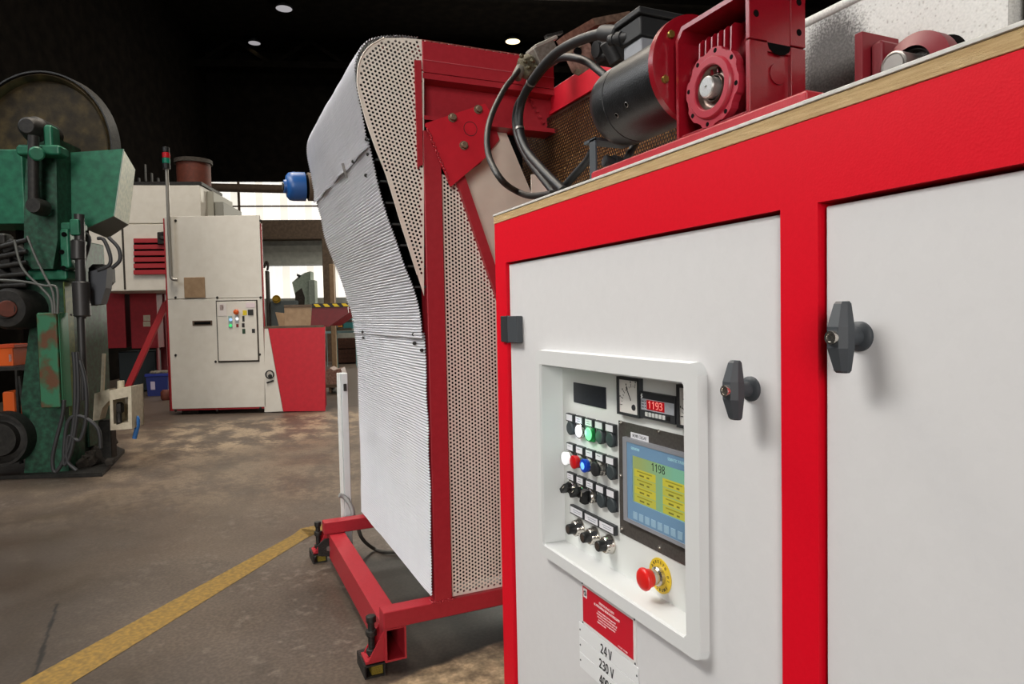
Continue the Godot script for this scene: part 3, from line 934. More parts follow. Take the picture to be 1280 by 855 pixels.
	lpart(tc, "maker_mark", mb().tube([V(-0.0385, 0.018, 0.0092), V(-0.041, 0.0155, 0.0092), V(-0.0388, 0.0135, 0.0092), V(-0.0415, 0.011, 0.0092)], 0.0011, 6, 4), plain("d8dad8", 0.5))
	for k in 3:
		lpart(tc, "status_mark", mb().box(V(-0.0365, 0.0065 - k * 0.005, 0.0096), V(0.005, 0.0014, 0.0003)).box(V(-0.0295, 0.0065 - k * 0.005, 0.0096), V(0.0018, 0.0014, 0.0003)), M.ink)
	# touch panel on its dark mounting plate
	ctrl("mounting_plate", mb().box(V(0, 0, 0.0007), V(0.231, 0.2015, 0.0014)), mottled("4b4744", "5d5955", 20.0, 0.45, 0.3, 0.0, 73), 0.858, -0.9)
	for q in [[0.9568, -1.006], [0.9568, -0.8975], [0.862, -1.0085], [0.767, -1.0085], [0.767, -0.8985]]:
		ctrl("plate_screw", mb().lathe([Vector2(0, 0.0052), Vector2(0.0022, 0.0048), Vector2(0.0032, 0.003), Vector2(0.0032, 0.0012)], Vector3.ZERO, Z, 16), M.chrome, q[0], q[1])
	var hm := ctrl("touch_panel", mb().ring(rect(-0.1, -0.073, 0.1, 0.073), rect(-0.0885, -0.0665, 0.0885, 0.0665), Vector3.ZERO, Vector3.RIGHT, Vector3.UP, 0.0014, 0.0092).box(V(0, 0, 0.004), V(0.198, 0.144, 0.005)), plain("8b8d93", 0.4), 0.861, -0.892)
	lpart(hm, "fascia", mb().ring(rect(-0.0885, -0.0665, 0.0885, 0.0665), rect(-0.0735, -0.0335, 0.0735, 0.0455), Vector3.ZERO, Vector3.RIGHT, Vector3.UP, 0.004, 0.0082), plain("6f93b2", 0.4))
	var im := Image.create(160, 88, false, Image.FORMAT_RGB8)
	for y in 88:
		for x in 160:
			im.set_pixel(x, y, Color("98a562").lerp(Color("78b090"), clampf(x / 100.0 - 0.2, 0, 1)))
	for c in 2:
		for r in 4:
			var x0: int = [5, 90][c]
			im.fill_rect(Rect2i(x0, 24 + r * 16, 65, 15), Color("c3b83a") if r % 2 == 0 else Color("b8b341"))
			im.fill_rect(Rect2i(x0 + 8, 27 + r * 16, 46, 2), Color("8d8722"))
			im.fill_rect(Rect2i(x0 + 16, 33 + r * 16, 14, 3), Color("716c22"))
			im.fill_rect(Rect2i(x0 + 38, 33 + r * 16, 8, 3), Color("716c22"))
	var sc := plain("202020", 0.2)
	sc.emission_enabled = true
	sc.emission = Color.WHITE
	sc.emission_operator = BaseMaterial3D.EMISSION_OP_MULTIPLY
	sc.emission_texture = ImageTexture.create_from_image(im)
	sc.emission_energy_multiplier = 0.85
	var sq := mb()
	sq.quad(V(-0.0735, -0.0335, 0.0066), V(0.0735, -0.0335, 0.0066), V(0.0735, 0.0455, 0.0066), V(-0.0735, 0.0455, 0.0066), V(0, 0, 1))
	var scr := lpart(hm, "screen", sq, sc)
	var t1 := mb()
	t1.add(words("1198", 0.0125, false, 0.0003, HORIZONTAL_ALIGNMENT_CENTER, 0.95), Transform3D(Basis(), V(-0.002, 0.0355, 0.0069)))
	lpart(hm, "screen_digits", t1, M.ink)
	var t2 := mb()
	t2.add(words("SIEMENS", 0.0042, true, 0.0002), Transform3D(Basis(), V(-0.0755, 0.0575, 0.0083)))
	t2.add(words("SIMATIC PANEL", 0.0048, true, 0.0002, HORIZONTAL_ALIGNMENT_LEFT, 0.9), Transform3D(Basis(), V(0.025, 0.0575, 0.0083)))
	lpart(hm, "lettering", t2, plain("a9d8e0", 0.4))
	for k in 8:
		lpart(hm, "key", mb().box(V(-0.0655 + k * 0.0171, -0.0565, 0.0083), V(0.012, 0.0125, 0.0008), 0.0003), plain("93b3c8", 0.4))
	var stk := ctrl("tape_label", mb().box(V(0, 0, 0.0017), V(0.0512, 0.0105, 0.0006)), M.card, 0.9388, -0.9517)
	var t3 := mb()
	t3.add(words("NOWE CIĄGAR", 0.0052, false, 0.0002, HORIZONTAL_ALIGNMENT_CENTER, 0.85), Transform3D(Basis(), V(0, 0, 0.0021)))
	lpart(stk, "lettering", t3, M.ink)
	# emergency stop
	var es := ctrl("emergency_stop", mb().lathe([Vector2(0, 0.0018), Vector2(0.0285, 0.0018), Vector2(0.0288, 0.0)], Vector3.ZERO, Z, 40), plain("d8b92a", 0.45), 0.7192, -0.9)
	lpart(es, "collar", mb().lathe([Vector2(0.0, 0.002), Vector2(0.0155, 0.002), Vector2(0.0155, 0.008), Vector2(0.0125, 0.0105), Vector2(0.0125, 0.02), Vector2(0.011, 0.021)], Vector3.ZERO, Z, 32), M.chrome)
	lpart(es, "mushroom_head", mb().lathe([Vector2(0, 0.0385), Vector2(0.012, 0.038), Vector2(0.0165, 0.0365), Vector2(0.0185, 0.0335), Vector2(0.0182, 0.0305), Vector2(0.0155, 0.0285), Vector2(0.0145, 0.0205), Vector2(0.013, 0.019), Vector2(0.0, 0.019)], Vector3.ZERO, Z, 36), plain("d61f1c", 0.35))
	var et := mb()
	var ring_text := "ARRESTO DI EMERGENZA "
	for k in ring_text.length():
		if ring_text[k] == " ":
			continue
		var a := deg_to_rad(150.0 - k * 360.0 / ring_text.length())
		et.add(words(ring_text[k], 0.0048, true, 0.0002, HORIZONTAL_ALIGNMENT_CENTER), Transform3D(Basis(Z, a - PI / 2), V(cos(a), sin(a), 0) * 0.0225 + V(0, 0, 0.002)))
	lpart(es, "lettering", et, M.ink)

# ================================================================ gear drive on the cabinet's top
func gear_drive() -> void:
	var t := thing("gear_drive", "red worm gearbox with a black electric motor on the cabinet top", "gear motor", V(0.8, 1.3818, -0.9))
	var bp := mb().span(V(0.72, 1.3822, -1.192), V(0.90, 1.4335, -0.652), 0.004)
	part(t, "base_plate", bp, M.frame_red)
	# axes of the gearbox: x along the cabinet, y up, z towards the aisle; origin on the base plate at the face
	var O := Transform3D(PB, V(0.74, 1.4335, -0.8585))
	var g := mb()
	g.xf = O
	# outer frame: two cheeks, a lid with a clipped corner, a back
	g.prism(PackedVector2Array([Vector2(-0.0845, 0), Vector2(-0.0785, 0), Vector2(-0.0785, 0.166), Vector2(-0.066, 0.181), Vector2(0.0845, 0.181), Vector2(0.0845, 0.1885), Vector2(-0.069, 0.1885), Vector2(-0.0845, 0.171)]), Vector3.ZERO, Vector3.RIGHT, Vector3.UP, -0.112, 0.0)
	g.span(V(-0.083, 0, -0.112), V(0.08, 0.185, -0.104))
	g.span(V(-0.079, 0.0, -0.104), V(0.076, 0.012, -0.004), 0.002)
	part(t, "gearbox_frame", g, M.gear_red)
	# the right-hand cheek: two flanges and a channel between them, split across the middle
	var r := mb()
	r.xf = O
	for q in [[0.0, 0.1115], [0.1135, 0.21]]:
		r.span(V(0.0765, q[0], -0.036), V(0.0852, q[1], 0.0), 0.0012)
		r.span(V(0.0765, q[0], -0.112), V(0.0852, q[1], -0.082), 0.0012)
		r.span(V(0.07, q[0], -0.084), V(0.0785, q[1], -0.034))
	r.span(V(0.08, 0.1, -0.036), V(0.083, 0.2, -0.082))
	r.cyl(V(0.0785, 0.07, -0.06), V(0.0815, 0.07, -0.06), 0.016, 24)
	part(t, "end_cover", r, M.gear_red)
	var ar := mb()
	ar.xf = O
	ar.prism(PackedVector2Array([Vector2(-0.024, 0.0), Vector2(0.024, 0.0), Vector2(0.02, -0.009), Vector2(0.011, -0.0145), Vector2(0.0, -0.0162), Vector2(-0.011, -0.0145), Vector2(-0.02, -0.009)]), V(0.0832, 0.1125, -0.06), Vector3.FORWARD, Vector3.UP, -0.0003, 0.0003)
	part(t, "bore_opening", ar, M.inside)
	var hb := mb()
	hb.xf = O
	for q in [[0.15, -0.013], [0.198, -0.013], [0.135, -0.098], [0.18, -0.098]]:
		hb.cyl(V(0.085, q[0], q[1]), V(0.0856, q[0], q[1]), 0.0052, 16)
	part(t, "bolt_hole", hb, M.inside)
	# worm housing with cooling fins and the round end cap
	var w := mb()
	w.xf = O
	w.cyl(V(-0.0785, 0.118, -0.06), V(0.077, 0.118, -0.06), 0.034, 28)
	w.box(V(0, 0.12, -0.085), V(0.155, 0.11, 0.05))
	w.box(V(0.0, 0.06, -0.075), V(0.14, 0.115, 0.06), 0.006)
	part(t, "worm_housing", w, M.gear_red)
	var cp := mb()
	cp.xf = O
	cp.lathe([Vector2(0.0, 0.03), Vector2(0.018, 0.028), Vector2(0.027, 0.02), Vector2(0.03, 0.008), Vector2(0.033, 0.006), Vector2(0.033, 0.0), Vector2(0.036, -0.004), Vector2(0.036, -0.01)], V(-0.052, 0.103, -0.045), V(-0.15, 0, 1), 28)
	part(t, "end_cap", cp, M.gear_red)
	for k in 6:
		var f := mb()
		f.xf = O
		f.prism(PackedVector2Array([Vector2(-0.07, 0.16), Vector2(-0.016, 0.156), Vector2(-0.01, 0.15), Vector2(-0.008, 0.09), Vector2(-0.07, 0.09)]), V(-0.036 + k * 0.0145, 0, 0), Vector3.BACK, Vector3.UP, -0.0014, 0.0014)
		part(t, "cooling_fin", f, M.gear_red)
	# output flange with eight bolt lugs
	var lug := PackedVector2Array()
	for k in 96:
		var a := TAU * k / 96
		var d := absf(fposmod(a - deg_to_rad(80.0) + PI / 8, PI / 4) - PI / 8) / (PI / 8)
		lug.append(Vector2.from_angle(a) * lerpf(0.0610, 0.0576, smoothstep(0.5, 0.75, d)))
	var fl := mb()
	fl.xf = O
	fl.ring(lug, ell(Vector2.ZERO, 0.034, 96), V(0.0, 0.0675, 0.0), Vector3.RIGHT, Vector3.UP, -0.016, -0.002)
	fl.lathe([Vector2(0.0345, -0.03), Vector2(0.034, 0.002), Vector2(0.0355, 0.0035), Vector2(0.0455, 0.0035), Vector2(0.0475, 0.0015), Vector2(0.0485, -0.002)], V(0.0, 0.0675, 0.0), Vector3.BACK, 64)
	fl.lathe([Vector2(0.046, -0.05), Vector2(0.046, -0.014)], V(0, 0.0675, 0), Vector3.BACK, 40)
	var flange := part(t, "output_flange", fl, M.hub_red)
	for k in 8:
		var a := deg_to_rad(80.0 + k * 45.0)
		var bh := mb()
		bh.xf = O
		bh.cyl(V(cos(a) * 0.0555, 0.0675 + sin(a) * 0.0555, -0.003), V(cos(a) * 0.0555, 0.0675 + sin(a) * 0.0555, -0.0017), 0.0037, 16)
		part(flange, "bolt_hole", bh, M.inside)
	var sl := mb()
	sl.xf = O
	sl.lathe([Vector2(0.0342, -0.004), Vector2(0.031, -0.010), Vector2(0.026, -0.012), Vector2(0.022, -0.011), Vector2(0.0205, -0.006), Vector2(0.019, -0.006), Vector2(0.019, -0.02)], V(0, 0.0675, 0), Vector3.BACK, 40)
	part(t, "shaft_seal", sl, mottled("4a3a34", "7d6a60", 40.0, 0.35, 0.6, 0.0, 75))
	var sh := mb()
	sh.xf = O
	sh.lathe([Vector2(0, 0.0075), Vector2(0.0022, 0.0075), Vector2(0.0024, 0.009), Vector2(0.0145, 0.009), Vector2(0.0165, 0.007), Vector2(0.0165, -0.02)], V(0, 0.0675, 0), Vector3.BACK, 40)
	part(t, "output_shaft", sh, mottled("b9b8b6", "e0dedb", 60.0, 0.3, 0.8, 0.0, 77), "bright steel shaft end")
	# motor: axis along z, flange against the gearbox
	var c := V(0.80, 1.57, 0)
	part(t, "motor_flange", mb().lathe([Vector2(0.0, 0.02), Vector2(0.03, 0.02), Vector2(0.034, 0.012), Vector2(0.087, 0.012), Vector2(0.0945, 0.009), Vector2(0.0945, -0.004), Vector2(0.091, -0.007), Vector2(0, -0.007)], c + V(0, 0, -0.97), Vector3.BACK, 56), M.gear_red)
	for k in 6:
		var a := deg_to_rad(20 + k * 60.0)
		part(t, "flange_bolt", mb().lathe([Vector2(0, 0.006), Vector2(0.006, 0.006), Vector2(0.0068, 0.005), Vector2(0.0068, 0)], c + V(cos(a) * 0.078, sin(a) * 0.078, -0.958), Vector3.BACK, 6), plain("8f7a3c", 0.4, 0.7) if k in [2, 3] else M.gear_red)
	var mo := mb()
	mo.lathe([Vector2(0.078, 0.0), Vector2(0.0785, 0.012), Vector2(0.0785, 0.168), Vector2(0.0772, 0.1685), Vector2(0.0772, 0.1705), Vector2(0.0785, 0.171), Vector2(0.0785, 0.205), Vector2(0.076, 0.221), Vector2(0.066, 0.232), Vector2(0.0, 0.235)], c + V(0, 0, -0.977), Vector3.FORWARD, 56)
	var motor := part(t, "motor_body", mo, M.motor)
	for q in [[-1.075, 205.0], [-1.115, 212.0]]:
		var a := deg_to_rad(q[1])
		var o := c + V(cos(a) * 0.0775, sin(a) * 0.0775, q[0])
		part(motor, "drain_hole", mb().cyl(o, o + V(cos(a), sin(a), 0) * 0.0014, 0.0042, 14), M.inside)
		part(motor, "drain_lip", mb().lathe([Vector2(0.0042, 0.0016), Vector2(0.0052, 0.001)], o + V(0, -0.002, 0), V(cos(a), sin(a), 0), 14), M.steel)
	# terminal box
	var tb := mb()
	tb.span(V(0.80, 1.645, -1.188), V(0.90, 1.69, -1.125), 0.003)
	var tbx := part(t, "terminal_box", tb, plain("8a8d93", 0.5), "grey pedestal of the terminal box")
	part(tbx, "box_body", mb().span(V(0.793, 1.688, -1.195), V(0.91, 1.728, -1.118), 0.004), M.rubber)
	part(tbx, "box_lid", mb().span(V(0.786, 1.727, -1.202), V(0.916, 1.742, -1.111), 0.004), M.rubber)
	part(t, "cable_gland", mb().lathe([Vector2(0.006, 0.02), Vector2(0.006, 0.034), Vector2(0.0105, 0.034), Vector2(0.0115, 0.024), Vector2(0.0095, 0.023), Vector2(0.0095, 0.017), Vector2(0.0135, 0.016), Vector2(0.0135, 0.006), Vector2(0.011, 0.005), Vector2(0.011, -0.01)], V(0.797, 1.706, -1.18), V(-0.45, 0.1, -0.85), 20), M.rubber)
	# black bracket with a sensor near the plate's end
	var bk := mb()
	bk.span(AX(735, 214, 0.74), AX(746, 178, 0.735))
	var bb := thing("sensor_bracket", "small dark flat steel bracket standing at the left end of the red base plate", "bracket", V(0.76, 1.3818, -1.22))
	part(bb, "upright", mb().span(V(0.752, 1.3822, -1.248), V(0.756, 1.512, -1.224)), M.grey)
	part(bb, "arm", mb().span(V(0.752, 1.508, -1.27), V(0.85, 1.514, -1.224)), M.grey)
	part(bb, "sensor", mb().cyl(V(0.78, 1.47, -1.235), V(0.88, 1.45, -1.235), 0.013, 16, 0.002).cyl(V(0.80, 1.466, -1.235), V(0.815, 1.463, -1.235), 0.02, 6), M.rubber)
	# pale housing behind
	var hs := thing("pale_housing", "speckled off-white sheet housing standing behind the gearbox on the cabinet top", "housing", V(1.1, 1.3818, -0.75))
	var wm := mottled("b4b4b1", "d4d4d0", 9.0, 0.6, 0.0, 0.0, 79, 0.05, 0.7)
	part(hs, "shell", mb().span(V(0.95, 1.3822, -1.05), V(1.25, 1.63, -0.541), 0.01), wm)
	# its front sheet: pale speckled paint with a soft-edged dark cloud
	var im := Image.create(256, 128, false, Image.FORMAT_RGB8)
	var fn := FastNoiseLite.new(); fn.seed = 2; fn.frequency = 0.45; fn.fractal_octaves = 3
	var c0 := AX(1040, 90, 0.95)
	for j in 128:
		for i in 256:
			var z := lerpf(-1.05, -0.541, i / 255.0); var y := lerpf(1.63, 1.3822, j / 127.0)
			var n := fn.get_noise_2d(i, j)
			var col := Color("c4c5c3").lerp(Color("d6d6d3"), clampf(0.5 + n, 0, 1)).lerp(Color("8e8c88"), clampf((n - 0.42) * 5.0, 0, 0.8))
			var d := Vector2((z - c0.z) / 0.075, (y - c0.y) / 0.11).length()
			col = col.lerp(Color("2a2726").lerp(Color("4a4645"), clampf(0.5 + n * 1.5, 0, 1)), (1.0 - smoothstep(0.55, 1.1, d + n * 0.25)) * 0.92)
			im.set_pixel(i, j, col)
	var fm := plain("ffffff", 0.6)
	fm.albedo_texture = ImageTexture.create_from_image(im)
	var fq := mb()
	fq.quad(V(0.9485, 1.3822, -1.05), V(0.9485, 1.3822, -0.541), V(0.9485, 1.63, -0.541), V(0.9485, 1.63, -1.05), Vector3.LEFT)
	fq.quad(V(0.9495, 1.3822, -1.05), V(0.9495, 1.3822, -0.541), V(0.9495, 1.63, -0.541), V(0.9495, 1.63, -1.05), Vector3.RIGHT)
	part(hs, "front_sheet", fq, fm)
	part(hs, "edge_bead", mb().cyl(V(0.953, 1.634, -1.05), V(0.953, 1.634, -0.545), 0.009, 14), wm)
	part(hs, "round_opening", mb().cyl(V(0.949, 1.492, -0.622), V(0.9475, 1.492, -0.622), 0.031, 28), M.inside)
	solo("brown_case", mb().span(V(0.965, 1.3822, -0.53), V(1.3, 1.62, -0.2), 0.006), M.brown, "dull brown case at the top right behind the cabinet top edge", "case")
	# pillow block on its upright plate
	var pb := thing("pillow_bearing", "red pillow block bearing with a steel shaft end by the pale housing", "bearing", V(0.9, 1.3818, -0.66))
	part(pb, "mounting_plate", mb().span(V(0.868, 1.3822, -0.701), V(0.945, 1.543, -0.688), 0.001), plain("7c1924", 0.5))
	part(pb, "foot", mb().span(V(0.882, 1.3825, -0.689), V(0.932, 1.528, -0.668), 0.006), plain("741622", 0.5))
	part(pb, "housing", mb().lathe([Vector2(0.03, -0.004), Vector2(0.034, -0.006), Vector2(0.046, 0.0), Vector2(0.05, 0.01), Vector2(0.05, 0.03), Vector2(0.03, 0.04)], V(0.93, 1.474, -0.632), Vector3.LEFT, 36), plain("741622", 0.5))
	part(pb, "bearing_insert", mb().lathe([Vector2(0.033, 0.03), Vector2(0.026, 0.036), Vector2(0.025, 0.03), Vector2(0.0, 0.03)], V(0.93, 1.474, -0.632), Vector3.LEFT, 30), M.greasy)
	part(pb, "shaft", mb().lathe([Vector2(0, 0.074), Vector2(0.0145, 0.074), Vector2(0.015, 0.0725), Vector2(0.0155, 0.0725), Vector2(0.0165, 0.074), Vector2(0.019, 0.073), Vector2(0.0195, 0.0), Vector2(0.0, -0.05)], V(0.93, 1.474, -0.632), Vector3.LEFT, 30), M.steel)

# ================================================================ the guarded machine
func xy(p: Vector3) -> Vector2:
	return Vector2(p.x, p.y)

const PROFILE := [[0.645, 0.235], [0.648, 0.62], [0.645, 1.0], [0.635, 1.15], [0.612, 1.245], [0.575, 1.36], [0.54, 1.455], [0.515, 1.55], [0.497, 1.64], [0.482, 1.72], [0.468, 1.80], [0.457, 1.86], [0.452, 1.905], [0.458, 1.945], [0.478, 1.985], [0.51, 2.01], [0.555, 2.022], [0.62, 2.028], [0.70, 2.029]]

func profile_curve() -> Curve2D:
	var c := Curve2D.new()
	c.bake_interval = 0.002
	for i in PROFILE.size():
		var p := Vector2(PROFILE[i][0], PROFILE[i][1])
		var a := Vector2(PROFILE[maxi(i - 1, 0)][0], PROFILE[maxi(i - 1, 0)][1])
		var b := Vector2(PROFILE[mini(i + 1, PROFILE.size() - 1)][0], PROFILE[mini(i + 1, PROFILE.size() - 1)][1])
		var d := (b - a) / 6.0
		c.add_point(p, -d, d)
	return c

func corrugated(s0: float, s1: float, z0: float, z1: float, lift: float, sd: int, gape: float) -> Mb:
	var cv := profile_curve()
	var b := mb()
	var pitch := 0.0096
	var step := pitch / 8.0
	var f := FastNoiseLite.new(); f.seed = sd; f.frequency = 2.2; f.fractal_octaves = 2
	var nz := 14
	var rows := []
	var k := 0
	while s0 + k * step <= s1:
		var s := s0 + k * step
		var p := cv.sample_baked(s)
		var tg := (cv.sample_baked(s + 0.004) - cv.sample_baked(s - 0.004)).normalized()
		var nr := Vector2(-tg.y, tg.x)      # away from the machine
		var ph := TAU * s / pitch
		var amp := 0.0026
		var slope := amp * TAU / pitch * cos(ph)
		var n2 := (nr - tg * slope).normalized()
		var row := []
		for j in nz + 1:
			var z := lerpf(z0, z1, float(j) / nz)
			var w := f.get_noise_2d(s * 1.5, z) * 0.005
			var open := gape * clampf(1.0 - (s - s0) / 0.05, 0, 1) * (0.5 + 0.5 * sin(z * 19.0))
			var q := p + nr * (amp * sin(ph) + lift + w + open)
			row.append([V(q.x, q.y, z), V(n2.x, n2.y, 0)])
		rows.append(row)
		k += 1
	for i in rows.size() - 1:
		for j in nz:
			var a: Array = rows[i][j]; var c: Array = rows[i + 1][j]; var d: Array = rows[i + 1][j + 1]; var e: Array = rows[i][j + 1]
			b.quadn(a[0], c[0], d[0], e[0], a[1], c[1], d[1], e[1])
	return b

func s_at(y: float) -> float:
	var cv := profile_curve()
	var s := 0.0
	while s < cv.get_baked_length() and cv.sample_baked(s).y < y:
		s += 0.002
	return s

func hex_bolt(parent: Node3D, o: Vector3, r: float, l: float, m: Material, axis := Vector3.BACK) -> void:
	part(parent, "bolt", mb().lathe([Vector2(0, l), Vector2(r * 0.8, l), Vector2(r, l - r * 0.2), Vector2(r, 0.0)], o, axis, 6).lathe([Vector2(r * 1.25, 0.0), Vector2(r * 1.25, l * 0.25), Vector2(0, l * 0.25)], o, axis, 18), m)

func guarded_machine() -> void:
	var t := thing("guarded_machine", "red framed machine enclosed in corrugated and perforated metal sheets", "machine", V(1.0, 0, -2.6))
	var F := -2.11
	# base: side rail below, two cross beams on it
	var rail := mb()
	var ro := rect(0.49, 0.045, 0.56, 0.1545); var ri := rect(0.4965, 0.0515, 0.5535, 0.148)
	rail.ring(ro, ri, V(0, 0, -2.118), Vector3.RIGHT, Vector3.UP, -1.2, 0.0)
	part(t, "base_rail", rail, M.frame_red)
	part(t, "base_rail", mb().span(V(1.62, 0.045, -3.3), V(1.69, 0.1545, -2.118), 0.004), M.frame_red)
	part(t, "cross_beam", mb().span(V(0.485, 0.155, F - 0.06), V(1.75, 0.2115, F), 0.004), M.frame_red)
	part(t, "cross_beam", mb().span(V(0.468, 0.155, -3.235), V(1.75, 0.2115, -3.175), 0.004), M.frame_red)
	# posts
	part(t, "post", mb().span(V(0.656, 0.2115, F - 0.06), V(0.718, 1.745, F), 0.004), M.frame_red)
	part(t, "post", mb().span(V(0.656, 0.2115, -3.235), V(0.718, 1.745, -3.175), 0.004), M.frame_red)
	part(t, "post", mb().span(V(1.60, 0.2115, F - 0.06), V(1.66, 1.9, F), 0.004), M.frame_red)
	# angle iron that holds the hood
	var an := mb()
	an.prism(PackedVector2Array([xy(AZ(517.5, 76, F)), xy(AZ(526, 76, F)), xy(AZ(528, 206, F)), xy(AZ(521.5, 210, F))]), V(0, 0, F), Vector3.RIGHT, Vector3.UP, 0.0, 0.006)
	an.span(V(0.636, 1.62, F - 0.04), V(0.641, 1.955, F))
	part(t, "angle_iron", an, M.frame_red)
	# gusset plates and the diagonal brace
	var gp := PackedVector2Array()
	for q in [[532, 154], [606.5, 129.4], [613, 141], [613, 188], [608, 196], [564, 233]]:
		gp.append(xy(AZ(q[0], q[1], -2.085)))
	var gus := part(t, "gusset_plate", mb().prism(gp, V(0, 0, -2.085), Vector3.RIGHT, Vector3.UP, -0.013, 0.0), M.bright_red)
	var gp2 := PackedVector2Array()
	for q in [[552, 160], [610, 134], [624.5, 174], [600, 205], [570, 225]]:
		gp2.append(xy(AZ(q[0], q[1], -2.16)))
	part(t, "gusset_plate", mb().prism(gp2, V(0, 0, -2.16), Vector3.RIGHT, Vector3.UP, -0.013, 0.0), M.frame_red)
	for q in [[565.3, 147.4], [597.5, 137], [579.5, 182]]:
		var o := AZ(q[0], q[1], -2.085)
		hex_bolt(gus, o, 0.0115, 0.016, M.bolt)
	var oc := AZ(588, 161, -2.085)
	part(gus, "outlined_hole", mb().lathe([Vector2(0.0215, 0.0006), Vector2(0.0235, 0.0006)], oc, Vector3.BACK, 36), M.ink)
	var b0 := AZ(571.8, 227.7, F); var b1 := AZ(616.8, 359, F); var b2 := AZ(583, 225, F); var b3 := AZ(618, 320, F)
	var dl := (b1 - b0).normalized()
	var wdt := (b2 - b0) - dl * (b2 - b0).dot(dl)
	var a0 := b0 - dl * 0.08; var a1 := b0 + dl * 1.05
	part(t, "brace", mb().prism(PackedVector2Array([xy(a0), xy(a1), xy(a1 + wdt), xy(a0 + wdt)]), V(0, 0, F), Vector3.RIGHT, Vector3.UP, -0.06, 0.0), M.frame_red)
	# welds along the joints
	var rng := RandomNumberGenerator.new(); rng.seed = 5
	var wb := mb()
	for sgm in [[V(0.645, 0.212, F + 0.001), V(0.722, 0.212, F + 0.001), 16], [AZ(534, 160, -2.083), AZ(561, 226, -2.083), 26], [V(0.49, 0.156, -2.116), V(0.56, 0.156, -2.116), 14], [V(0.648, 0.212, F - 0.03), V(0.648, 0.212, F), 6], [V(0.56, 0.16, -2.117), V(0.565, 0.155, -2.117), 2]]:
		var cnt: int = sgm[2]
		for i in cnt:
			var p: Vector3 = sgm[0].lerp(sgm[1], (i + 0.5) / cnt) + V(rng.randf_range(-1, 1), rng.randf_range(-1, 1), 0) * 0.0025
			wb.lathe([Vector2(0, 0.003), Vector2(0.0028, 0.0022), Vector2(0.0042, 0)], p, Vector3.BACK, 7)
	part(t, "weld_seam", wb, M.frame_red)
	# upper beams at the front
	var ub := mb()
	ub.span(V(0.662, 1.927, F - 0.07), V(1.135, 2.026, F), 0.003)
	part(t, "upper_beam", ub, M.frame_red)
	part(t, "upper_weld_line", mb().span(V(0.662, 1.9645, F), V(1.135, 1.9665, F + 0.0015)), plain("b8545c", 0.5))
	var wb2 := mb()
	wb2.span(V(0.662, 1.795, F - 0.075), V(1.20, 1.925, F - 0.062)).span(V(0.662, 1.908, F - 0.075), V(1.135, 1.926, F - 0.002)).span(V(0.662, 1.779, F - 0.09), V(1.20, 1.793, F - 0.004))
	part(t, "channel_beam", wb2, M.frame_red)
	var zb := mb()
	zb.span(V(1.135, 1.846, -2.14), V(1.25, 1.935, -1.75), 0.003)
	zb.span(V(1.128, 1.846, -2.14), V(1.135, 1.858, -1.75))
	part(t, "side_beam", zb, M.bright_red)
	for k in 7:
		hex_bolt(t, V(1.05 + k * 0.011, 1.935 - k * 0.018, F - 0.058), 0.006, 0.008, M.frame_red)
	# sheets
	var sa := s_at(1.075); var sb := s_at(1.675); var se := s_at(1.985)
	part(t, "corrugated_sheet", corrugated(0.0, sa + 0.02, -2.108, -3.2, -0.001, 3, 0.0), M.alu)
	part(t, "corrugated_sheet", corrugated(sa, sb + 0.03, -2.108, -3.2, 0.0035, 6, 0.004), M.alu)
	part(t, "corrugated_sheet", corrugated(sb, profile_curve().get_baked_length() - 0.05, -2.112, -3.2, 0.005, 9, 0.012), M.alu)
	var cv := profile_curve()
	for q in [[1.68, -2.35, 0.0], [1.66, -2.14, 0.0], [1.70, -2.12, 0.0], [1.61, -2.22, 0.0], [1.06, -2.2, 0], [1.09, -2.2, 0], [1.06, -3.0, 0], [1.085, -3.0, 0], [1.04, -2.12, 0]]:
		var p := cv.sample_baked(s_at(q[0]))
		part(t, "rivet", mb().lathe([Vector2(0, 0.007), Vector2(0.004, 0.006), Vector2(0.006, 0.002), Vector2(0.006, -0.004)], V(p.x - 0.006, p.y, q[1]), V(-1, 0.2, 0), 10), M.greasy)
	var tie := cv.sample_baked(s_at(1.677))
	part(t, "tie_strap", mb().bar(V(tie.x - 0.020, tie.y + 0.022, -2.472), V(tie.x - 0.010, tie.y - 0.03, -2.46), 0.009, 0.004, V(0, 0, 1)), M.steel)
	# black sheets added to keep the inside in shade, and the ledges that show in the gap
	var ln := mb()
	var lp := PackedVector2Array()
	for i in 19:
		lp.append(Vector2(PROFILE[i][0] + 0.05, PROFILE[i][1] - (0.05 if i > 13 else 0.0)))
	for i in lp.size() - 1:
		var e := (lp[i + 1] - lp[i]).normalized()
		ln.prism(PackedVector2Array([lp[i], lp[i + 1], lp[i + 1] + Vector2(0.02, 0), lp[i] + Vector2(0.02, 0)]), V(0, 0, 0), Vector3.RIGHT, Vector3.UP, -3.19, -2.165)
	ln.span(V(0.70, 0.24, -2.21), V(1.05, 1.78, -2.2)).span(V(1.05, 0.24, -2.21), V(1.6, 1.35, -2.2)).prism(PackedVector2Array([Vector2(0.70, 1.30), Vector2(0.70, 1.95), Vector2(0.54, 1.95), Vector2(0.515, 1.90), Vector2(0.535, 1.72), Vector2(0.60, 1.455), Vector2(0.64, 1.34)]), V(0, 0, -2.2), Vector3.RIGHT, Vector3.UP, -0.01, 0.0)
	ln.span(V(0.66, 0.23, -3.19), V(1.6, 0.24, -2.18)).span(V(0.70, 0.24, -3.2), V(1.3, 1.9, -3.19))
	part(t, "interior_shade_sheet", ln, M.inside)
	for k in 8:
		var y := 1.245 + k * 0.066
		var p := cv.sample_baked(s_at(y))
		part(t, "ledge", mb().span(V(p.x + 0.008, y - 0.003, -3.1), V(p.x + 0.09, y + 0.003, -2.116)), plain("343a39", 0.55, 0.3))
	# perforated sheets
	var hp := PackedVector2Array()
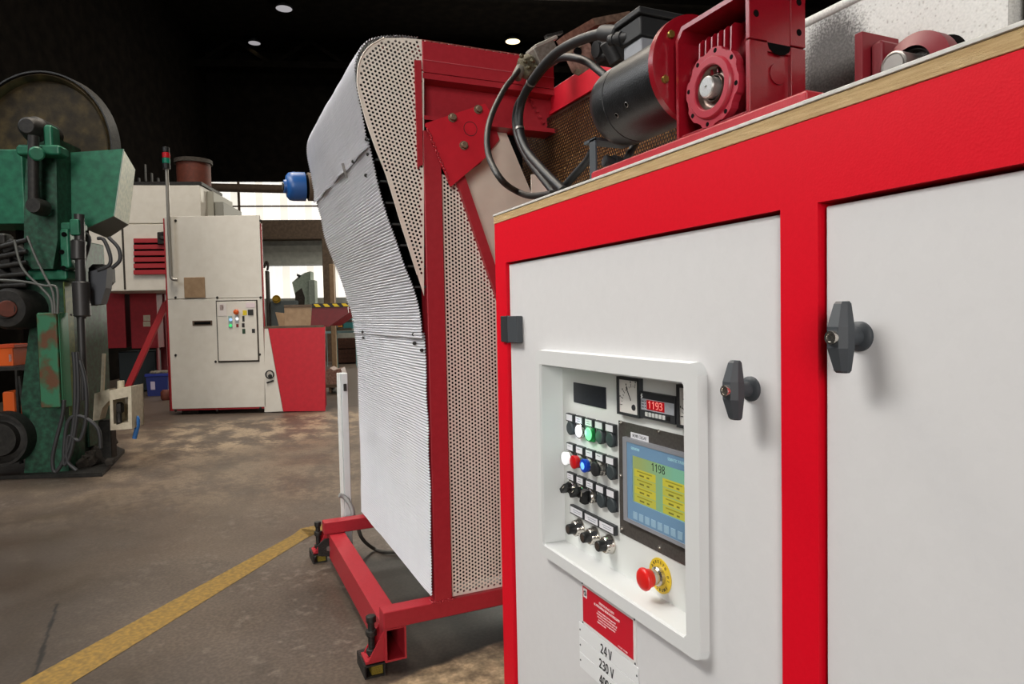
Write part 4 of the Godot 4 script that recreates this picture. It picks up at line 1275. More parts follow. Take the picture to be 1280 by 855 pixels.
	for q in [[527, 49.5], [505, 47.2], [480, 47.5], [465, 55.5], [455, 66], [448.5, 80], [446.5, 95], [447.5, 112], [457, 149], [470, 187], [483, 220], [501, 279], [521.6, 343.6], [530, 370], [530, 76]]:
		hp.append(xy(AZ(q[0], q[1], -2.113)))
	var ha := deg_to_rad(16.0)      # its rows lean with the slanting edge
	var hbx := V(cos(ha), sin(ha), 0); var hby := V(-sin(ha), cos(ha), 0)
	var hpr := PackedVector2Array()
	for q in hp:
		hpr.append(Vector2(q.x * hbx.x + q.y * hbx.y, q.x * hby.x + q.y * hby.y))
	part(t, "perforated_hood", mb().perforated(hpr, V(0, 0, -2.113), hbx, hby, 0.0132, 0.0041, 0.002), M.perf)
	var rim := []
	for i in range(2, 13):
		rim.append(V(hp[i].x, hp[i].y, -2.1115))
	part(t, "hood_rim", mb().tube(rim, 0.0022, 6, 3), M.perf)
	var pp := PackedVector2Array([Vector2(0.70, 0.2125), Vector2(1.1, 0.2125), Vector2(1.1, 0.8), xy(b0 + dl * 0.9 + wdt * 0.5), xy(b0 + wdt * 0.5), Vector2(0.70, 1.62)])
	part(t, "perforated_panel", mb().perforated(pp, V(0, 0, -2.128), Vector3.RIGHT, Vector3.UP, 0.0128, 0.0040, 0.002), M.perf)
	var tp := PackedVector2Array([Vector2(0.66, -2.11), Vector2(1.14, -2.11), Vector2(1.14, -2.5), Vector2(0.66, -2.5)])
	part(t, "perforated_cover", mb().perforated(tp, V(0, 2.029, 0), Vector3.RIGHT, Vector3.BACK, 0.0152, 0.0050, 0.002), M.perf)
	# plain cream sheet right of the brace
	var cs := PackedVector2Array()
	for q in [[572, 215], [600, 148], [626, 150], [668, 250], [690, 300], [690, 480], [650, 480], [612, 335]]:
		cs.append(xy(AZ(q[0], q[1], -2.176)))
	part(t, "cream_sheet", mb().prism(cs, V(0, 0, -2.176), Vector3.RIGHT, Vector3.UP, -0.004, 0.0), M.cream)
	# brown mesh guard under the side beam
	var mg := PackedVector2Array([Vector2(1.40, 1.25), Vector2(1.844, 1.25), Vector2(1.844, 2.55), Vector2(1.40, 2.55)])
	part(t, "mesh_guard", mb().perforated(mg, V(1.135, 0, 0), Vector3.UP, Vector3.FORWARD, 0.0118, 0.0045, 0.002), mottled("2c1c13", "4a3020", 4.0, 0.5, 0.3, 0.0, 81))
	part(t, "lit_interior_sheet", mb().span(V(1.147, 1.40, -2.6), V(1.151, 1.844, -1.2)), mottled("b5793c", "e2b878", 5.0, 0.4, 0.1, 0.0, 83))  # added sheet, its tan stands in for the lit interior behind the mesh
	part(t, "holed_bracket", mb().prism(PackedVector2Array([Vector2(0, 0), Vector2(0.07, 0.0), Vector2(0.06, 0.05), Vector2(0.03, 0.075), Vector2(0, 0.07)]), AZ(664, 247, -1.9), Vector3.RIGHT, Vector3.UP, 0, 0.004), M.perf)
	# feet
	for q in [[-2.0, 1.0], [-3.13, 0.0]]:
		jack_foot(t, q[0], q[1] > 0.5)
	# white conduit post behind, with a grey hose
	var wp := thing("white_panel_edge", "narrow white vertical panel standing behind the corrugated sheet", "panel", V(0.6, 0, -3.32))
	part(wp, "panel", mb().span(V(0.588, 0.03, -3.36), V(0.62, 0.885, -3.3), 0.003), plain("c9cfd0", 0.5))
	part(wp, "edge_strip", mb().span(V(0.576, 0.03, -3.35), V(0.587, 0.885, -3.31), 0.001), plain("dfe2e0", 0.5))
	part(wp, "latch", mb().span(V(0.598, 0.80, -3.30), V(0.612, 0.835, -3.29), 0.002), M.greasy)
	solo("grey_valve_pipe", mb().tube([AZ(424, 619, -3.3), AZ(430, 621, -3.3), AZ(436, 628, -3.28), AZ(441, 640, -3.26), AZ(440, 650, -3.26)], 0.011, 10, 5), plain("8b8d8c", 0.5), "bent grey pipe end poking out beside the white panel edge", "pipe")
	solo("floor_hose", mb().tube([AY(446, 650, 0.2), AY(452, 672, 0.1), AY(468, 686, 0.012), AY(486, 690, 0.012), AY(520, 688, 0.012)], 0.009, 8, 6), plain("57544f", 0.6), "thin grey hose drooping to the floor under the machine", "hose")
	# blue fan motor sticking out behind
	var bm := thing("blue_motor", "blue electric motor sticking out from behind the corrugated hood", "motor", V(0.4, 1.78, -3.35))
	var m0 := AZ(358, 233, -3.35); var m1 := AZ(381, 233.5, -3.35); var m2 := AZ(400, 234, -3.35)
	part(bm, "motor_body", mb().lathe([Vector2(0.0, -0.012), Vector2(0.03, -0.012), Vector2(0.032, 0), Vector2(0.05, 0.0), Vector2(0.064, 0.012), Vector2(0.067, 0.03), Vector2(0.067, (m1 - m0).length()), Vector2(0, (m1 - m0).length())], m0, m1 - m0, 36), M.blue)
	part(bm, "shaft_boss", mb().cyl(m0 - (m1 - m0).normalized() * 0.018, m0, 0.018, 16), M.dark)
	part(bm, "gap_ring", mb().cyl(m1, m1 + (m2 - m1) * 0.2, 0.055, 28), M.inside)
	part(bm, "mount", mb().cyl(m1 + (m2 - m1) * 0.2, m2 + (m2 - m1) * 3.0, 0.066, 28), M.brown)

func jack_foot(t: Node3D, z: float, front: bool) -> void:
	var d := -0.115 if front else -0.115
	var x := 0.425
	var y1 := 0.042
	var blk := mb()
	blk.span(V(x, 0.0, z - 0.14), V(x + 0.07, y1, z - 0.136 + 0.0))
	var f := part(t, "jack_foot", mb().ring(rect(x, 0.0, x + 0.066, y1), rect(x + 0.005, 0.005, x + 0.061, y1 - 0.005), V(0, 0, z - 0.13), Vector3.RIGHT, Vector3.UP, -0.12, 0.0), M.greasy)
	part(f, "yellow_stop", mb().span(V(x + 0.024, 0.005, z - 0.2), V(x + 0.06, y1 - 0.006, z - 0.138)), mottled("1c1708", "a58f1a", 30.0, 0.6, 0.0, 0.0, 85, 0.03, 0.3))
	var zz := z - 0.165
	var sc := mb()
	sc.cyl(V(x + 0.032, y1, zz), V(x + 0.032, 0.185, zz), 0.011, 16)
	part(f, "jack_screw", sc, M.greasy)
	part(f, "screw_head", mb().cyl(V(x + 0.032, 0.165, zz), V(x + 0.032, 0.188, zz), 0.0165, 6, 0.002), M.greasy)
	part(f, "lock_nut", mb().cyl(V(x + 0.032, 0.122, zz), V(x + 0.032, 0.142, zz), 0.0185, 6, 0.002), M.greasy)
	part(f, "lock_nut", mb().cyl(V(x + 0.032, 0.062, zz), V(x + 0.032, 0.08, zz), 0.0185, 6, 0.002), M.greasy)
	var gs := PackedVector2Array([Vector2(x + 0.066, 0.145), Vector2(x + 0.066, 0.055), Vector2(x + 0.012, 0.055)])
	part(t, "foot_gusset", mb().prism(gs, V(0, 0, zz + 0.03), Vector3.RIGHT, Vector3.UP, 0.0, 0.006), M.frame_red)
	part(t, "foot_gusset", mb().prism(gs, V(0, 0, zz - 0.035), Vector3.RIGHT, Vector3.UP, 0.0, 0.006), M.frame_red)
	part(t, "foot_plate", mb().span(V(x + 0.004, 0.048, zz - 0.036), V(x + 0.066, 0.056, zz + 0.036)), M.frame_red)
	if not front:
		var pl := part(t, "clamp_plate", mb().prism(PackedVector2Array([Vector2(0.44, 0.06), Vector2(0.56, 0.04), Vector2(0.56, 0.135), Vector2(0.47, 0.135), Vector2(0.44, 0.11)]), V(0, 0, z - 0.06), Vector3.RIGHT, Vector3.UP, 0, 0.01), M.greasy)
		part(pl, "bolt", mb().cyl(V(0.487, 0.09, z - 0.05), V(0.487, 0.09, z - 0.042), 0.012, 6), M.steel)

# ================================================================ hoses
func cables() -> void:
	var hm := plain("101214", 0.5)
	var h1 := []
	for q in [[770, 40], [755, 41], [721.7, 51.7], [691, 70], [664, 103], [651, 131], [649.5, 161], [659, 188.6], [679, 213], [704, 238]]:
		h1.append(AX(q[0], q[1], 0.80))
	var t := thing("motor_hose", "thick black ribbed hose looping from the motor down to the cabinet top", "hose", V(0.8, 1.39, -1.4))
	part(t, "hose", mb().tube(h1, 0.0115, 12, 8), hm)
	part(t, "sleeve", mb().cyl(AX(753, 41.5, 0.80), AX(774, 42, 0.80), 0.017, 18, 0.003), M.rubber)
	for q in [4, 6]:
		var p: Vector3 = h1[q]
		part(t, "cable_tie", mb().lathe([Vector2(0.0125, -0.003), Vector2(0.0135, -0.003), Vector2(0.0135, 0.003), Vector2(0.0125, 0.003)], p, (h1[q + 1] - h1[q - 1]), 16), M.steel)
	var h2 := []
	for q in [[760, 98], [752, 91], [731, 76], [706, 71.5], [685, 80.6], [662, 109.5], [646, 134], [645, 164], [657, 194.6], [677, 222], [694, 243]]:
		h2.append(AX(q[0], q[1], 0.85))
	solo("inner_hose", mb().tube(h2, 0.0095, 12, 8), hm, "black hose bundled beside the motor hose, curving in behind the black motor", "hose")
	var h3 := [AZ(650, 86, -1.98), AZ(640, 99, -1.93), AZ(630, 112.5, -1.88), AZ(615, 143, -1.8), AZ(609, 170, -1.72), AZ(612, 198, -1.66), AZ(627, 225, -1.58), AX(645.6, 239, 0.80), AX(664, 245, 0.80), AX(690, 242, 0.80)]
	solo("plug_cable", mb().tube(h3, 0.0085, 12, 8), plain("1f1f1e", 0.55), "single grey black cable hanging from the dirty plug in a wide loop", "cable")
	var h4 := [AX(740, 190, 0.82), AX(734, 201, 0.82), AX(720, 217, 0.82), AX(703, 236, 0.82)]
	solo("bracket_hose", mb().tube(h4, 0.0095, 12, 8), hm, "short black hose rising behind the small steel bracket", "hose")
	var h5 := [AX(800, 170, 0.9), AX(795, 178, 0.88), AX(788, 190, 0.86), AX(782, 200, 0.86)]
	solo("motor_lead", mb().tube(h5, 0.008, 10, 6), hm, "short black lead under the right end of the black motor", "cable")
	# dirty connector on the machine's beam
	var pz := -1.98
	var c := thing("cable_connector", "dirty grey multi-pin connector with a metal plug on the red beam", "connector", AZ(668, 90, pz))
	var o := AZ(668, 80, pz)
	var bs := Basis(Vector3(0, 0, 1), deg_to_rad(28))
	part(c, "plug_body", mb().box(AZ(660, 84, pz), V(0.06, 0.075, 0.06), 0.018, bs), mottled("45402f", "8a8268", 20.0, 0.45, 0.3, 0.2, 87))
	part(c, "hood", mb().box(AZ(679, 72, pz), V(0.085, 0.07, 0.07), 0.005, bs), mottled("5f5950", "86807a", 10.0, 0.5, 0.2, 0.0, 89))
	part(c, "hood_top", mb().box(AZ(677, 57, pz), V(0.09, 0.012, 0.075), 0.003, bs), plain("8f8a82", 0.5))
	part(c, "lever", mb().bar(AZ(682, 46, pz), AZ(702, 41, pz), 0.008, 0.02), M.greasy)
	part(c, "collar", mb().cyl(AZ(652, 84, pz), AZ(645, 98, pz), 0.017, 16, 0.003), plain("5b574e", 0.5))
	for k in 5:
		part(c, "lug", mb().lathe([Vector2(0, 0.008), Vector2(0.005, 0.006), Vector2(0.008, 0)], AZ(652 + k * 4.5, 70 + (k * 7) % 15, pz + 0.035), V(-0.3, 0.2, 1), 10), mottled("2c281c", "6a6244", 20.0, 0.4, 0.4, 0.0, 91))
	# rusty cylinder bracket further back
	var rc := thing("cylinder_bracket", "rusty pinkish bracket with holes and a black valve behind the hoses", "bracket", AZ(730, 90, -1.6))
	var bp := PackedVector2Array()
	for q in [[708, 62], [728, 48], [738, 55], [745, 80], [728, 92], [720, 88]]:
		bp.append(xy(AZ(q[0], q[1], -1.55)))
	part(rc, "plate", mb().prism(bp, V(0, 0, -1.55), Vector3.RIGHT, Vector3.UP, -0.02, 0.0), mottled("6d4c42", "ab8679", 9.0, 0.6, 0.1, 0.0, 93))
	part(rc, "upper_bar", mb().bar(AZ(702, 52, -1.55), AZ(738, 31, -1.55), 0.018, 0.04, Vector3.BACK), mottled("5d3b30", "94695a", 9.0, 0.6, 0.1, 0.0, 95))
	part(rc, "upper_bar", mb().bar(AZ(738, 31, -1.55), AZ(783, 22, -1.55), 0.018, 0.04, Vector3.BACK), mottled("4d3a30", "84695a", 9.0, 0.6, 0.1, 0.0, 97))
	part(rc, "valve", mb().box(AZ(762, 62, -1.5), V(0.07, 0.075, 0.06), 0.012).cyl(AZ(744, 62, -1.5), AZ(762, 62, -1.5), 0.02, 14).cyl(AZ(757, 52, -1.46), AZ(770, 78, -1.46), 0.017, 14, 0.003), M.rubber)
	part(rc, "hole", mb().cyl(AZ(722, 65, -1.549), AZ(722, 65, -1.545), 0.011, 16), M.inside)
	for q in [[712, 63], [724, 55], [722, 90]]:
		part(rc, "stud", mb().cyl(AZ(q[0], q[1], -1.55), AZ(q[0], q[1], -1.53), 0.008, 10), M.bolt)

# ================================================================ the green press on the left
func zb(b: Mb, u0: float, v0: float, u1: float, v1: float, z: float, depth: float, r := 0.01) -> Mb:   # box whose front spans two sighted corners
	var p := AZ(u0, v0, z); var q := AZ(u1, v1, z)
	return b.span(V(p.x, q.y, z - depth), V(q.x, p.y, z), r)

func zpoly(pts: Array, z: float) -> PackedVector2Array:
	var o := PackedVector2Array()
	for q in pts:
		o.append(xy(AZ(q[0], q[1], z)))
	return o

func zprism(b: Mb, pts: Array, z: float, depth: float) -> Mb:
	return b.prism(zpoly(pts, z), V(0, 0, z), Vector3.RIGHT, Vector3.UP, -depth, 0.0)

func press() -> void:
	var t := thing("press", "tall old green mechanical press with a big bronze flywheel", "press", V(-1.1, 0, -5.86))
	var Z := -5.56
	# flywheel
	var c := AZ(52, 188, -5.91)
	part(t, "flywheel", mb().lathe([Vector2(0.0, 0.0), Vector2(0.16, 0.0), Vector2(0.18, -0.03), Vector2(0.45, -0.03), Vector2(0.555, -0.02), Vector2(0.565, 0.01), Vector2(0.59, 0.03), Vector2(0.605, 0.01), Vector2(0.605, -0.04), Vector2(0, -0.04)], c, V(-0.2, 0, 0.98), 72), M.brass)
	part(t, "wheel_guard", mb().lathe([Vector2(0.61, -0.08), Vector2(0.622, -0.08), Vector2(0.622, 0.03), Vector2(0.61, 0.03)], c, V(-0.2, 0, 0.98), 72), M.greasy)
	# belt casing: two wedge shaped boxes
	var cz := -5.61
	var cs := mb()
	zprism(cs, [[68, 192], [154, 186], [142, 270], [106, 286], [70, 280]], cz, 0.02)
	part(t, "belt_casing", cs, M.green)
	var side := mb()
	var s0 := AZ(154, 186, cz); var s1 := AZ(142, 270, cz); var s2 := AZ(161, 281, -6.11); var s3 := AZ(169, 212, -6.11)
	var ns := (s1 - s0).cross(s3 - s0).normalized()
	side.quad(s0, s1, s2, s3, ns if ns.x > 0 else -ns)
	side.quad(s0 + V(-0.01, 0, 0), s1 + V(-0.01, 0, 0), s2 + V(-0.01, 0, 0), s3 + V(-0.01, 0, 0), -ns if ns.x > 0 else ns)
	part(t, "casing_side", side, mottled("3f5a45", "b0a27c", 3.0, 0.35, 0.2, 0.0, 101))
	var bot := mb()
	var q0 := AZ(106, 286, cz); var q1 := AZ(135, 298, -6.11)
	bot.quad(s1, q0, q1, s2, V(0.2, -1, 0.2).normalized())
	bot.quad(s1 + V(0, 0.01, 0), q0 + V(0, 0.01, 0), q1 + V(0, 0.01, 0), s2 + V(0, 0.01, 0), Vector3.UP)
	part(t, "casing_bottom", bot, plain("5a5f5c", 0.6))
	var lc := mb()
	zb(lc, -60, 186, 32, 280, cz, 0.4)
	part(t, "belt_casing", lc, M.green)
	# central column that carries the crank
	var col := mb()
	zprism(col, [[34, 175], [70, 172], [72, 300], [66, 336], [40, 336], [30, 325], [30, 250]], -5.41, 0.35)
	part(t, "crank_column", col, M.green_dark)
	part(t, "column_rib", zb(mb(), 36, 180, 46, 262, -5.36, 0.06, 0.01), M.green_dark)
	part(t, "crank_hub", mb().lathe([Vector2(0, 0.06), Vector2(0.05, 0.06), Vector2(0.07, 0.04), Vector2(0.075, -0.02), Vector2(0.095, -0.04), Vector2(0.095, -0.25)], AZ(39, 160, -5.36), Vector3.BACK, 28), M.greasy)
	part(t, "yoke", zb(mb(), 18, 180, 75, 194, -5.31, 0.14, 0.02).cyl(AZ(46, 192, -5.29), AZ(46, 192, -5.21), 0.05, 18, 0.01), M.green)
	part(t, "yoke_arm", zb(mb(), 52, 155, 66, 184, -5.34, 0.12, 0.02), M.green)
	part(t, "connecting_rod", mb().cyl(AZ(42, 170, -5.26), AZ(42, 258, -5.26), 0.035, 16).lathe([Vector2(0, 0.05), Vector2(0.05, 0.05), Vector2(0.06, 0.0), Vector2(0.06, -0.08)], AZ(46, 258, -5.26), Vector3.BACK, 18), M.greasy)
	part(t, "ram_cheek", zb(mb(), 72, 285, 88, 336, -5.44, 0.25, 0.02), M.green)
	for q in [[80, 293], [77, 315], [79, 335]]:
		part(t, "socket_bolt", mb().cyl(AZ(q[0], q[1], -5.44), AZ(q[0], q[1], -5.43), 0.018, 12), M.inside)
	# frame: C-shaped column, bed and base
	var fr := mb()
	zprism(fr, [[30, 336], [86, 336], [88, 585], [36, 590], [26, 500], [38, 400], [30, 380]], -5.56, 0.5)
	zb(fr, 86, 300, 112, 560, -5.81, 0.4)
	part(t, "frame", fr, M.green_dark)
	part(t, "frame_ledge", zb(mb(), 30, 338, 84, 350, -5.46, 0.2, 0.015), M.green)
	part(t, "frame_foot", zprism(mb(), [[38, 510], [80, 505], [86, 590], [30, 592]], -5.48, 0.25), M.green_dark)
	part(t, "frame_flange", zb(mb(), 78, 352, 88, 520, -5.48, 0.12, 0.01), mottled("3d5a2b", "7f8a45", 2.0, 0.5, 0.0, 0.0, 103))
	var cov := part(t, "cover_panel", zb(mb(), 44, 391, 76, 510, -5.31, 0.12, 0.012), M.green_rust, "green cover panel worn through to rust")
	part(cov, "cover_edge", zb(mb(), 73, 391, 78, 510, -5.30, 0.13, 0.005), plain("3c8a64", 0.45))
	# grey lubrication rods at the right
	var rd := mb()
	rd.cyl(AZ(99, 268, -5.46), AZ(102, 398, -5.46), 0.035, 16).cyl(AZ(101, 352, -5.46), AZ(103, 396, -5.46), 0.06, 16, 0.01).cyl(AZ(101, 396, -5.46), AZ(105, 500, -5.46), 0.028, 14).cyl(AZ(98, 300, -5.46), AZ(98, 325, -5.46), 0.05, 16, 0.01)
	part(t, "pull_rod", rd, plain("3b3a3a", 0.45, 0.4))
	part(t, "rod_bracket", zb(mb(), 73, 278, 100, 287, -5.46, 0.12, 0.01).box(AZ(97, 285, -5.46), V(0.07, 0.12, 0.1), 0.01), M.green)
	part(t, "junction_box", zb(mb(), 108, 330, 132, 356, -5.66, 0.2, 0.03), M.greasy)
	part(t, "hanging_cover", zprism(mb(), [[110, 340], [134, 333], [132, 360], [126, 380], [112, 382]], -5.56, 0.1), plain("3d4046", 0.6))
	# hanging cables down the side
	var k := 0
	for path in [[[34, 295], [44, 320], [56, 345], [66, 365], [69, 392]], [[18, 300], [28, 335], [52, 360], [64, 375], [66, 392]], [[0, 350], [30, 352], [55, 357], [71, 360], [72, 392]],
			[[92, 440], [94, 470], [93, 520], [86, 560], [70, 590], [66, 570], [78, 520], [80, 500]], [[100, 450], [107, 480], [108, 520], [100, 550], [86, 545], [84, 575], [96, 588]], [[96, 440], [98, 500], [90, 560], [80, 580], [84, 530], [100, 520], [122, 535], [126, 560]],
			[[84, 430], [84, 405], [88, 392]], [[104, 290], [112, 300], [104, 330], [100, 345]], [[122, 298], [130, 300], [138, 320], [136, 332], [122, 338]], [[136, 297], [148, 310], [150, 325], [140, 335]]]:
		var pts := []
		for q in path:
			pts.append(AZ(q[0], q[1], -5.28 if k < 6 else -5.56))
		part(t, "cable", mb().tube(pts, 0.014 if k > 2 else 0.009, 8, 5), plain("5a5c58", 0.5) if k < 3 else plain("2f3032", 0.5))
		k += 1
	# drive motor and clutter low on the left
	part(t, "drive_motor", mb().lathe([Vector2(0, 0.03), Vector2(0.07, 0.03), Vector2(0.075, 0.01), Vector2(0.13, 0.01), Vector2(0.15, -0.02), Vector2(0.15, -0.4)], AZ(9, 386, -5.31), Vector3.BACK, 32), M.greasy)
	part(t, "drive_motor_boss", mb().cyl(AZ(9, 386, -5.28), AZ(9, 386, -5.26), 0.06, 20, 0.005), M.rust)
	var pp := mb()
	for i in 7:
		pp.box(AZ(2 + (i * 13) % 30, 300 + i * 9, -5.46), V(0.12, 0.09, 0.12), 0.02, Basis(V(0, 0, 1), i * 0.5))
	for i in 5:
		pp.cyl(AZ(-5, 310 + i * 12, -5.36), AZ(34, 300 + i * 14, -5.36), 0.018, 10)
	part(t, "valve_group", pp, M.greasy)
	part(t, "back_frame", zb(mb(), 18, 280, 34, 500, -5.96, 0.2), M.sooty)
	part(t, "flywheel_guard_low", mb().lathe([Vector2(0.0, 0), Vector2(0.12, 0.0), Vector2(0.13, -0.04), Vector2(0.17, -0.05), Vector2(0.18, 0.0), Vector2(0.2, 0.0), Vector2(0.2, -0.12)], AZ(-2, 550, -5.36), Vector3.BACK, 36), M.greasy)
	# base plate on the floor
	var bp := PackedVector2Array()
	for q in [[-40, 601], [128, 596], [156, 566], [120, 550], [-40, 560]]:
		var p := AY(q[0], q[1], 0.0)
		bp.append(Vector2(p.x, -p.z))
	part(t, "base_plate", mb().prism(bp, Vector3.ZERO, Vector3.RIGHT, V(0, 0, -1), 0.002, 0.03), M.greasy)
	# loose things round the press
	var rng := RandomNumberGenerator.new(); rng.seed = 9
	var scrap := mb()
	for i in 46:
		var p := AY(rng.randf_range(88, 138), rng.randf_range(556, 584), 0.03)
		var s := rng.randf_range(0.04, 0.13)
		scrap.box(p + V(0, s * 0.4, 0), V(s, s * rng.randf_range(0.5, 1.4), s), 0.008, Basis(V(rng.randf(), rng.randf(), 0.3).normalized(), rng.randf_range(0, 3)))
	var so := solo("scrap_heap", scrap, M.dirt, "heap of dark metal offcuts at the foot of the green press", "scrap")
	so.set_meta("kind", "stuff")
	var ob := thing("orange_box", "orange red box with a small white sticker left of the press column", "box", AZ(9, 458, -5.76))
	part(ob, "body", zb(mb(), -12, 434, 17, 458, -5.76, 0.25, 0.01), M.orange)
	part(ob, "lid", zb(mb(), -12, 431, 18, 435, -5.75, 0.27, 0.004), plain("c04316", 0.5))
	part(ob, "sticker", zb(mb(), 11, 443, 15, 452, -5.76, 0.004, 0.0), M.card)
	var tbl := thing("work_stand", "dark metal stand carrying the orange box beside the press", "stand", AY(10, 585, 0))
	part(tbl, "top", zb(mb(), -20, 459, 34, 463, -5.66, 0.4, 0.004), M.greasy)
	part(tbl, "leg", zb(mb(), 21, 463, 24, 580, -5.66, 0.03, 0.002), M.greasy)
	part(tbl, "leg", zb(mb(), -14, 463, -10, 580, -5.66, 0.03, 0.002), M.greasy)
	part(tbl, "brace", mb().bar(AZ(24, 470, -5.68), AZ(34, 545, -5.68), 0.02, 0.02), M.greasy)
	solo("red_crate", zb(mb(), 2, 490, 20, 540, -5.78, 0.25, 0.01), M.orange, "orange red crate on the floor under the dark metal stand", "crate")
	# beige switch box on a bracket, with its cable
	var sb := thing("switch_box", "open beige metal switch box with a black lever hanging at the right of the press", "switch box", AZ(150, 536, -5.61))
	var bx := zpoly([[137, 488], [164, 483], [165, 536], [138, 538]], -5.56)
	var sin_ := zpoly([[141, 500], [160, 496], [160, 528], [142, 530]], -5.56)
	part(sb, "casing", mb().ring(bx, sin_, V(0, 0, -5.56), Vector3.RIGHT, Vector3.UP, -0.22, 0.0), M.beige)
	part(sb, "back", mb().prism(bx, V(0, 0, -5.56), Vector3.RIGHT, Vector3.UP, -0.22, -0.2), M.beige)
	part(sb, "lever", mb().cyl(AZ(149, 508, -5.66), AZ(149, 530, -5.56), 0.02, 12).box(AZ(149, 510, -5.64), V(0.06, 0.09, 0.06), 0.015), M.greasy)
	part(sb, "cable_gland", mb().cyl(AZ(151, 486, -5.66), AZ(151, 476, -5.66), 0.025, 14), M.beige)
	part(sb, "bracket", zprism(mb(), [[118, 492], [137, 486], [137, 500], [128, 510], [124, 525], [116, 526]], -5.71, 0.1), M.beige)
	var sbl := part(sb, "support", zb(mb(), 122, 526, 140, 574, -5.76, 0.1, 0.01), M.greasy)
	solo("blue_hose", mb().tube([AZ(165, 523, -5.66), AZ(171, 522, -5.66), AZ(172, 530, -5.66), AZ(170, 540, -5.66), AZ(168, 548, -5.66)], 0.018, 10, 5), mottled("1f5fa8", "3f7fc0", 9.0, 0.5, 0.0, 0.0, 105), "short blue hose bent over beside the beige switch box", "hose")
	solo("cream_pole", mb().bar(AZ(128, 490, -5.86), AZ(130, 442, -5.86), 0.022, 0.022), M.beige, "thin cream pole standing behind the beige switch box", "pole")

# ================================================================ white machine behind, with the red cabinets
func white_machine() -> void:
	var Z := -10.70
	var t := thing("white_machine", "big white machine with a red slatted grille behind the green press", "machine", V(-0.7, 1.6, -12.2))
	part(t, "upper_housing", zb(mb(), 120, 231, 252, 279, Z, 1.4, 0.015), M.white_old)
	part(t, "lower_housing", zb(mb(), 110, 280.5, 222, 363, Z + 0.02, 1.4, 0.015), M.white_old)
	part(t, "panel_joint", zb(mb(), 154, 282, 155, 362, Z + 0.024, 0.01, 0.0), M.dirt)
	part(t, "side_housing", zb(mb(), 251, 239, 268, 275, Z - 0.3, 1.0, 0.01), plain("9b9a90", 0.6))
	part(t, "side_housing", zb(mb(), 268, 252, 280, 275, Z - 0.3, 1.0, 0.01), plain("84847c", 0.6))
	part(t, "grille_recess", zb(mb(), 167, 299, 214, 342, Z + 0.03, 0.02, 0.0), M.inside)
	for k in 6:
		part(t, "grille_slat", zb(mb(), 166.5, 298 + k * 7.9, 213, 303.2 + k * 7.9, Z + 0.07, 0.05, 0.006), plain("a5282f", 0.5))
	part(t, "ventilator", zb(mb(), 196, 290, 213, 305, Z + 0.12, 0.1, 0.01).lathe([Vector2(0, 0.01), Vector2(0.02, 0.02), Vector2(0.05, 0.02), Vector2(0.065, 0.0)], AZ(204, 295, Z + 0.12), Vector3.BACK, 20), M.greasy)
	part(t, "deck", zb(mb(), 112, 227, 252, 231, Z, 1.0, 0.0), M.greasy)
	for q in [[180, 205, 226], [188, 216, 228], [172, 222, 228], [196, 222, 229]]:
		part(t, "stub_pipe", zb(mb(), q[0], q[1], q[0] + 2.0, q[2], Z - 0.2, 0.05, 0.0), M.greasy)
	for u in [203.0, 104.0]:
		var lx := AZ(u, 400, -11.9).x
		part(t, "leg", mb().span(V(lx - 0.05, 0, -12.05), V(lx + 0.05, 1.62, -11.9)), M.deep_red)
	var dc := AZ(243, 236, -11.1)
	var dr := thing("brown_drum", "brown drum with a dark rim on top of the white machine", "drum", dc)
	dc.y = AZ(180, 227, -10.7).y + 0.003
	dr.position.y = dc.y
	part(dr, "drum", mb().cyl(dc, dc + V(0, 0.36, 0), 0.245, 32), M.rust)
	part(dr, "rim", mb().lathe([Vector2(0.25, 0.0), Vector2(0.275, 0.0), Vector2(0.275, 0.06), Vector2(0.2, 0.07), Vector2(0, 0.07)], dc + V(0, 0.34, 0), Vector3.UP, 32), M.dirt)
	# red cabinets beneath
	var zc := -11.60
	var c1 := thing("red_cabinet", "dark red cabinet under the white machine, left one without a sticker", "cabinet", AZ(138, 436, zc), "dark red cabinets")
	part(c1, "door", zb(mb(), 116, 365, 158, 435, zc, 0.03, 0.008), M.far_red)
	part(c1, "body", zb(mb(), 116, 365.5, 158, 434.5, zc - 0.03, 0.5, 0.0), M.deep_red)
	var c2 := thing("red_cabinet", "dark red cabinet under the white machine with a small pale sticker", "cabinet", AZ(180, 436, zc), "dark red cabinets")
	part(c2, "door", zb(mb(), 161.5, 364.5, 198, 435, zc, 0.03, 0.008), M.far_red)
	part(c2, "body", zb(mb(), 161.5, 365, 198, 434.5, zc - 0.03, 0.5, 0.0), M.deep_red)
	part(c2, "sticker", zb(mb(), 179, 394, 188, 401, zc + 0.004, 0.004, 0.0).span(AZ(179, 402, zc), AZ(188, 408, zc + 0.004)), M.beige)
	part(c2, "leg", zb(mb(), 195, 435, 199, 486, zc, 0.08, 0.0), M.deep_red)
	part(c1, "leg", zb(mb(), 116, 435, 120, 486, zc, 0.08, 0.0), M.deep_red)
	solo("dark_tank", zb(mb(), 147, 440, 196, 488, zc - 0.25, 0.6, 0.02), plain("1f2a2c", 0.6), "dark grey tank on the floor below the red cabinets", "tank")
	# slanting red prop
	var pz := -11.0
	solo("red_prop", mb().bar(AZ(160, 484, pz), AZ(208, 378, pz), 0.09, 0.06, Vector3.BACK, 0.006), plain("a8242a", 0.5), "slanting red steel bar propped against the red post", "bar")
	solo("red_post", zb(mb(), 207, 375, 212, 514, -9.0, 0.06, 0.004), plain("9c1c24", 0.5), "upright red post at the left edge of the pale cabinet", "post")
	# blue bin
	var o := AY(196, 495, 0.0)
	var bn := thing("blue_bin", "dark blue plastic bin with a pale label and rags on top", "bin", V(o.x, 0, o.z))
	var a := AZ(183, 495, o.z); var b := AZ(210, 467, o.z)
	var body := mb()
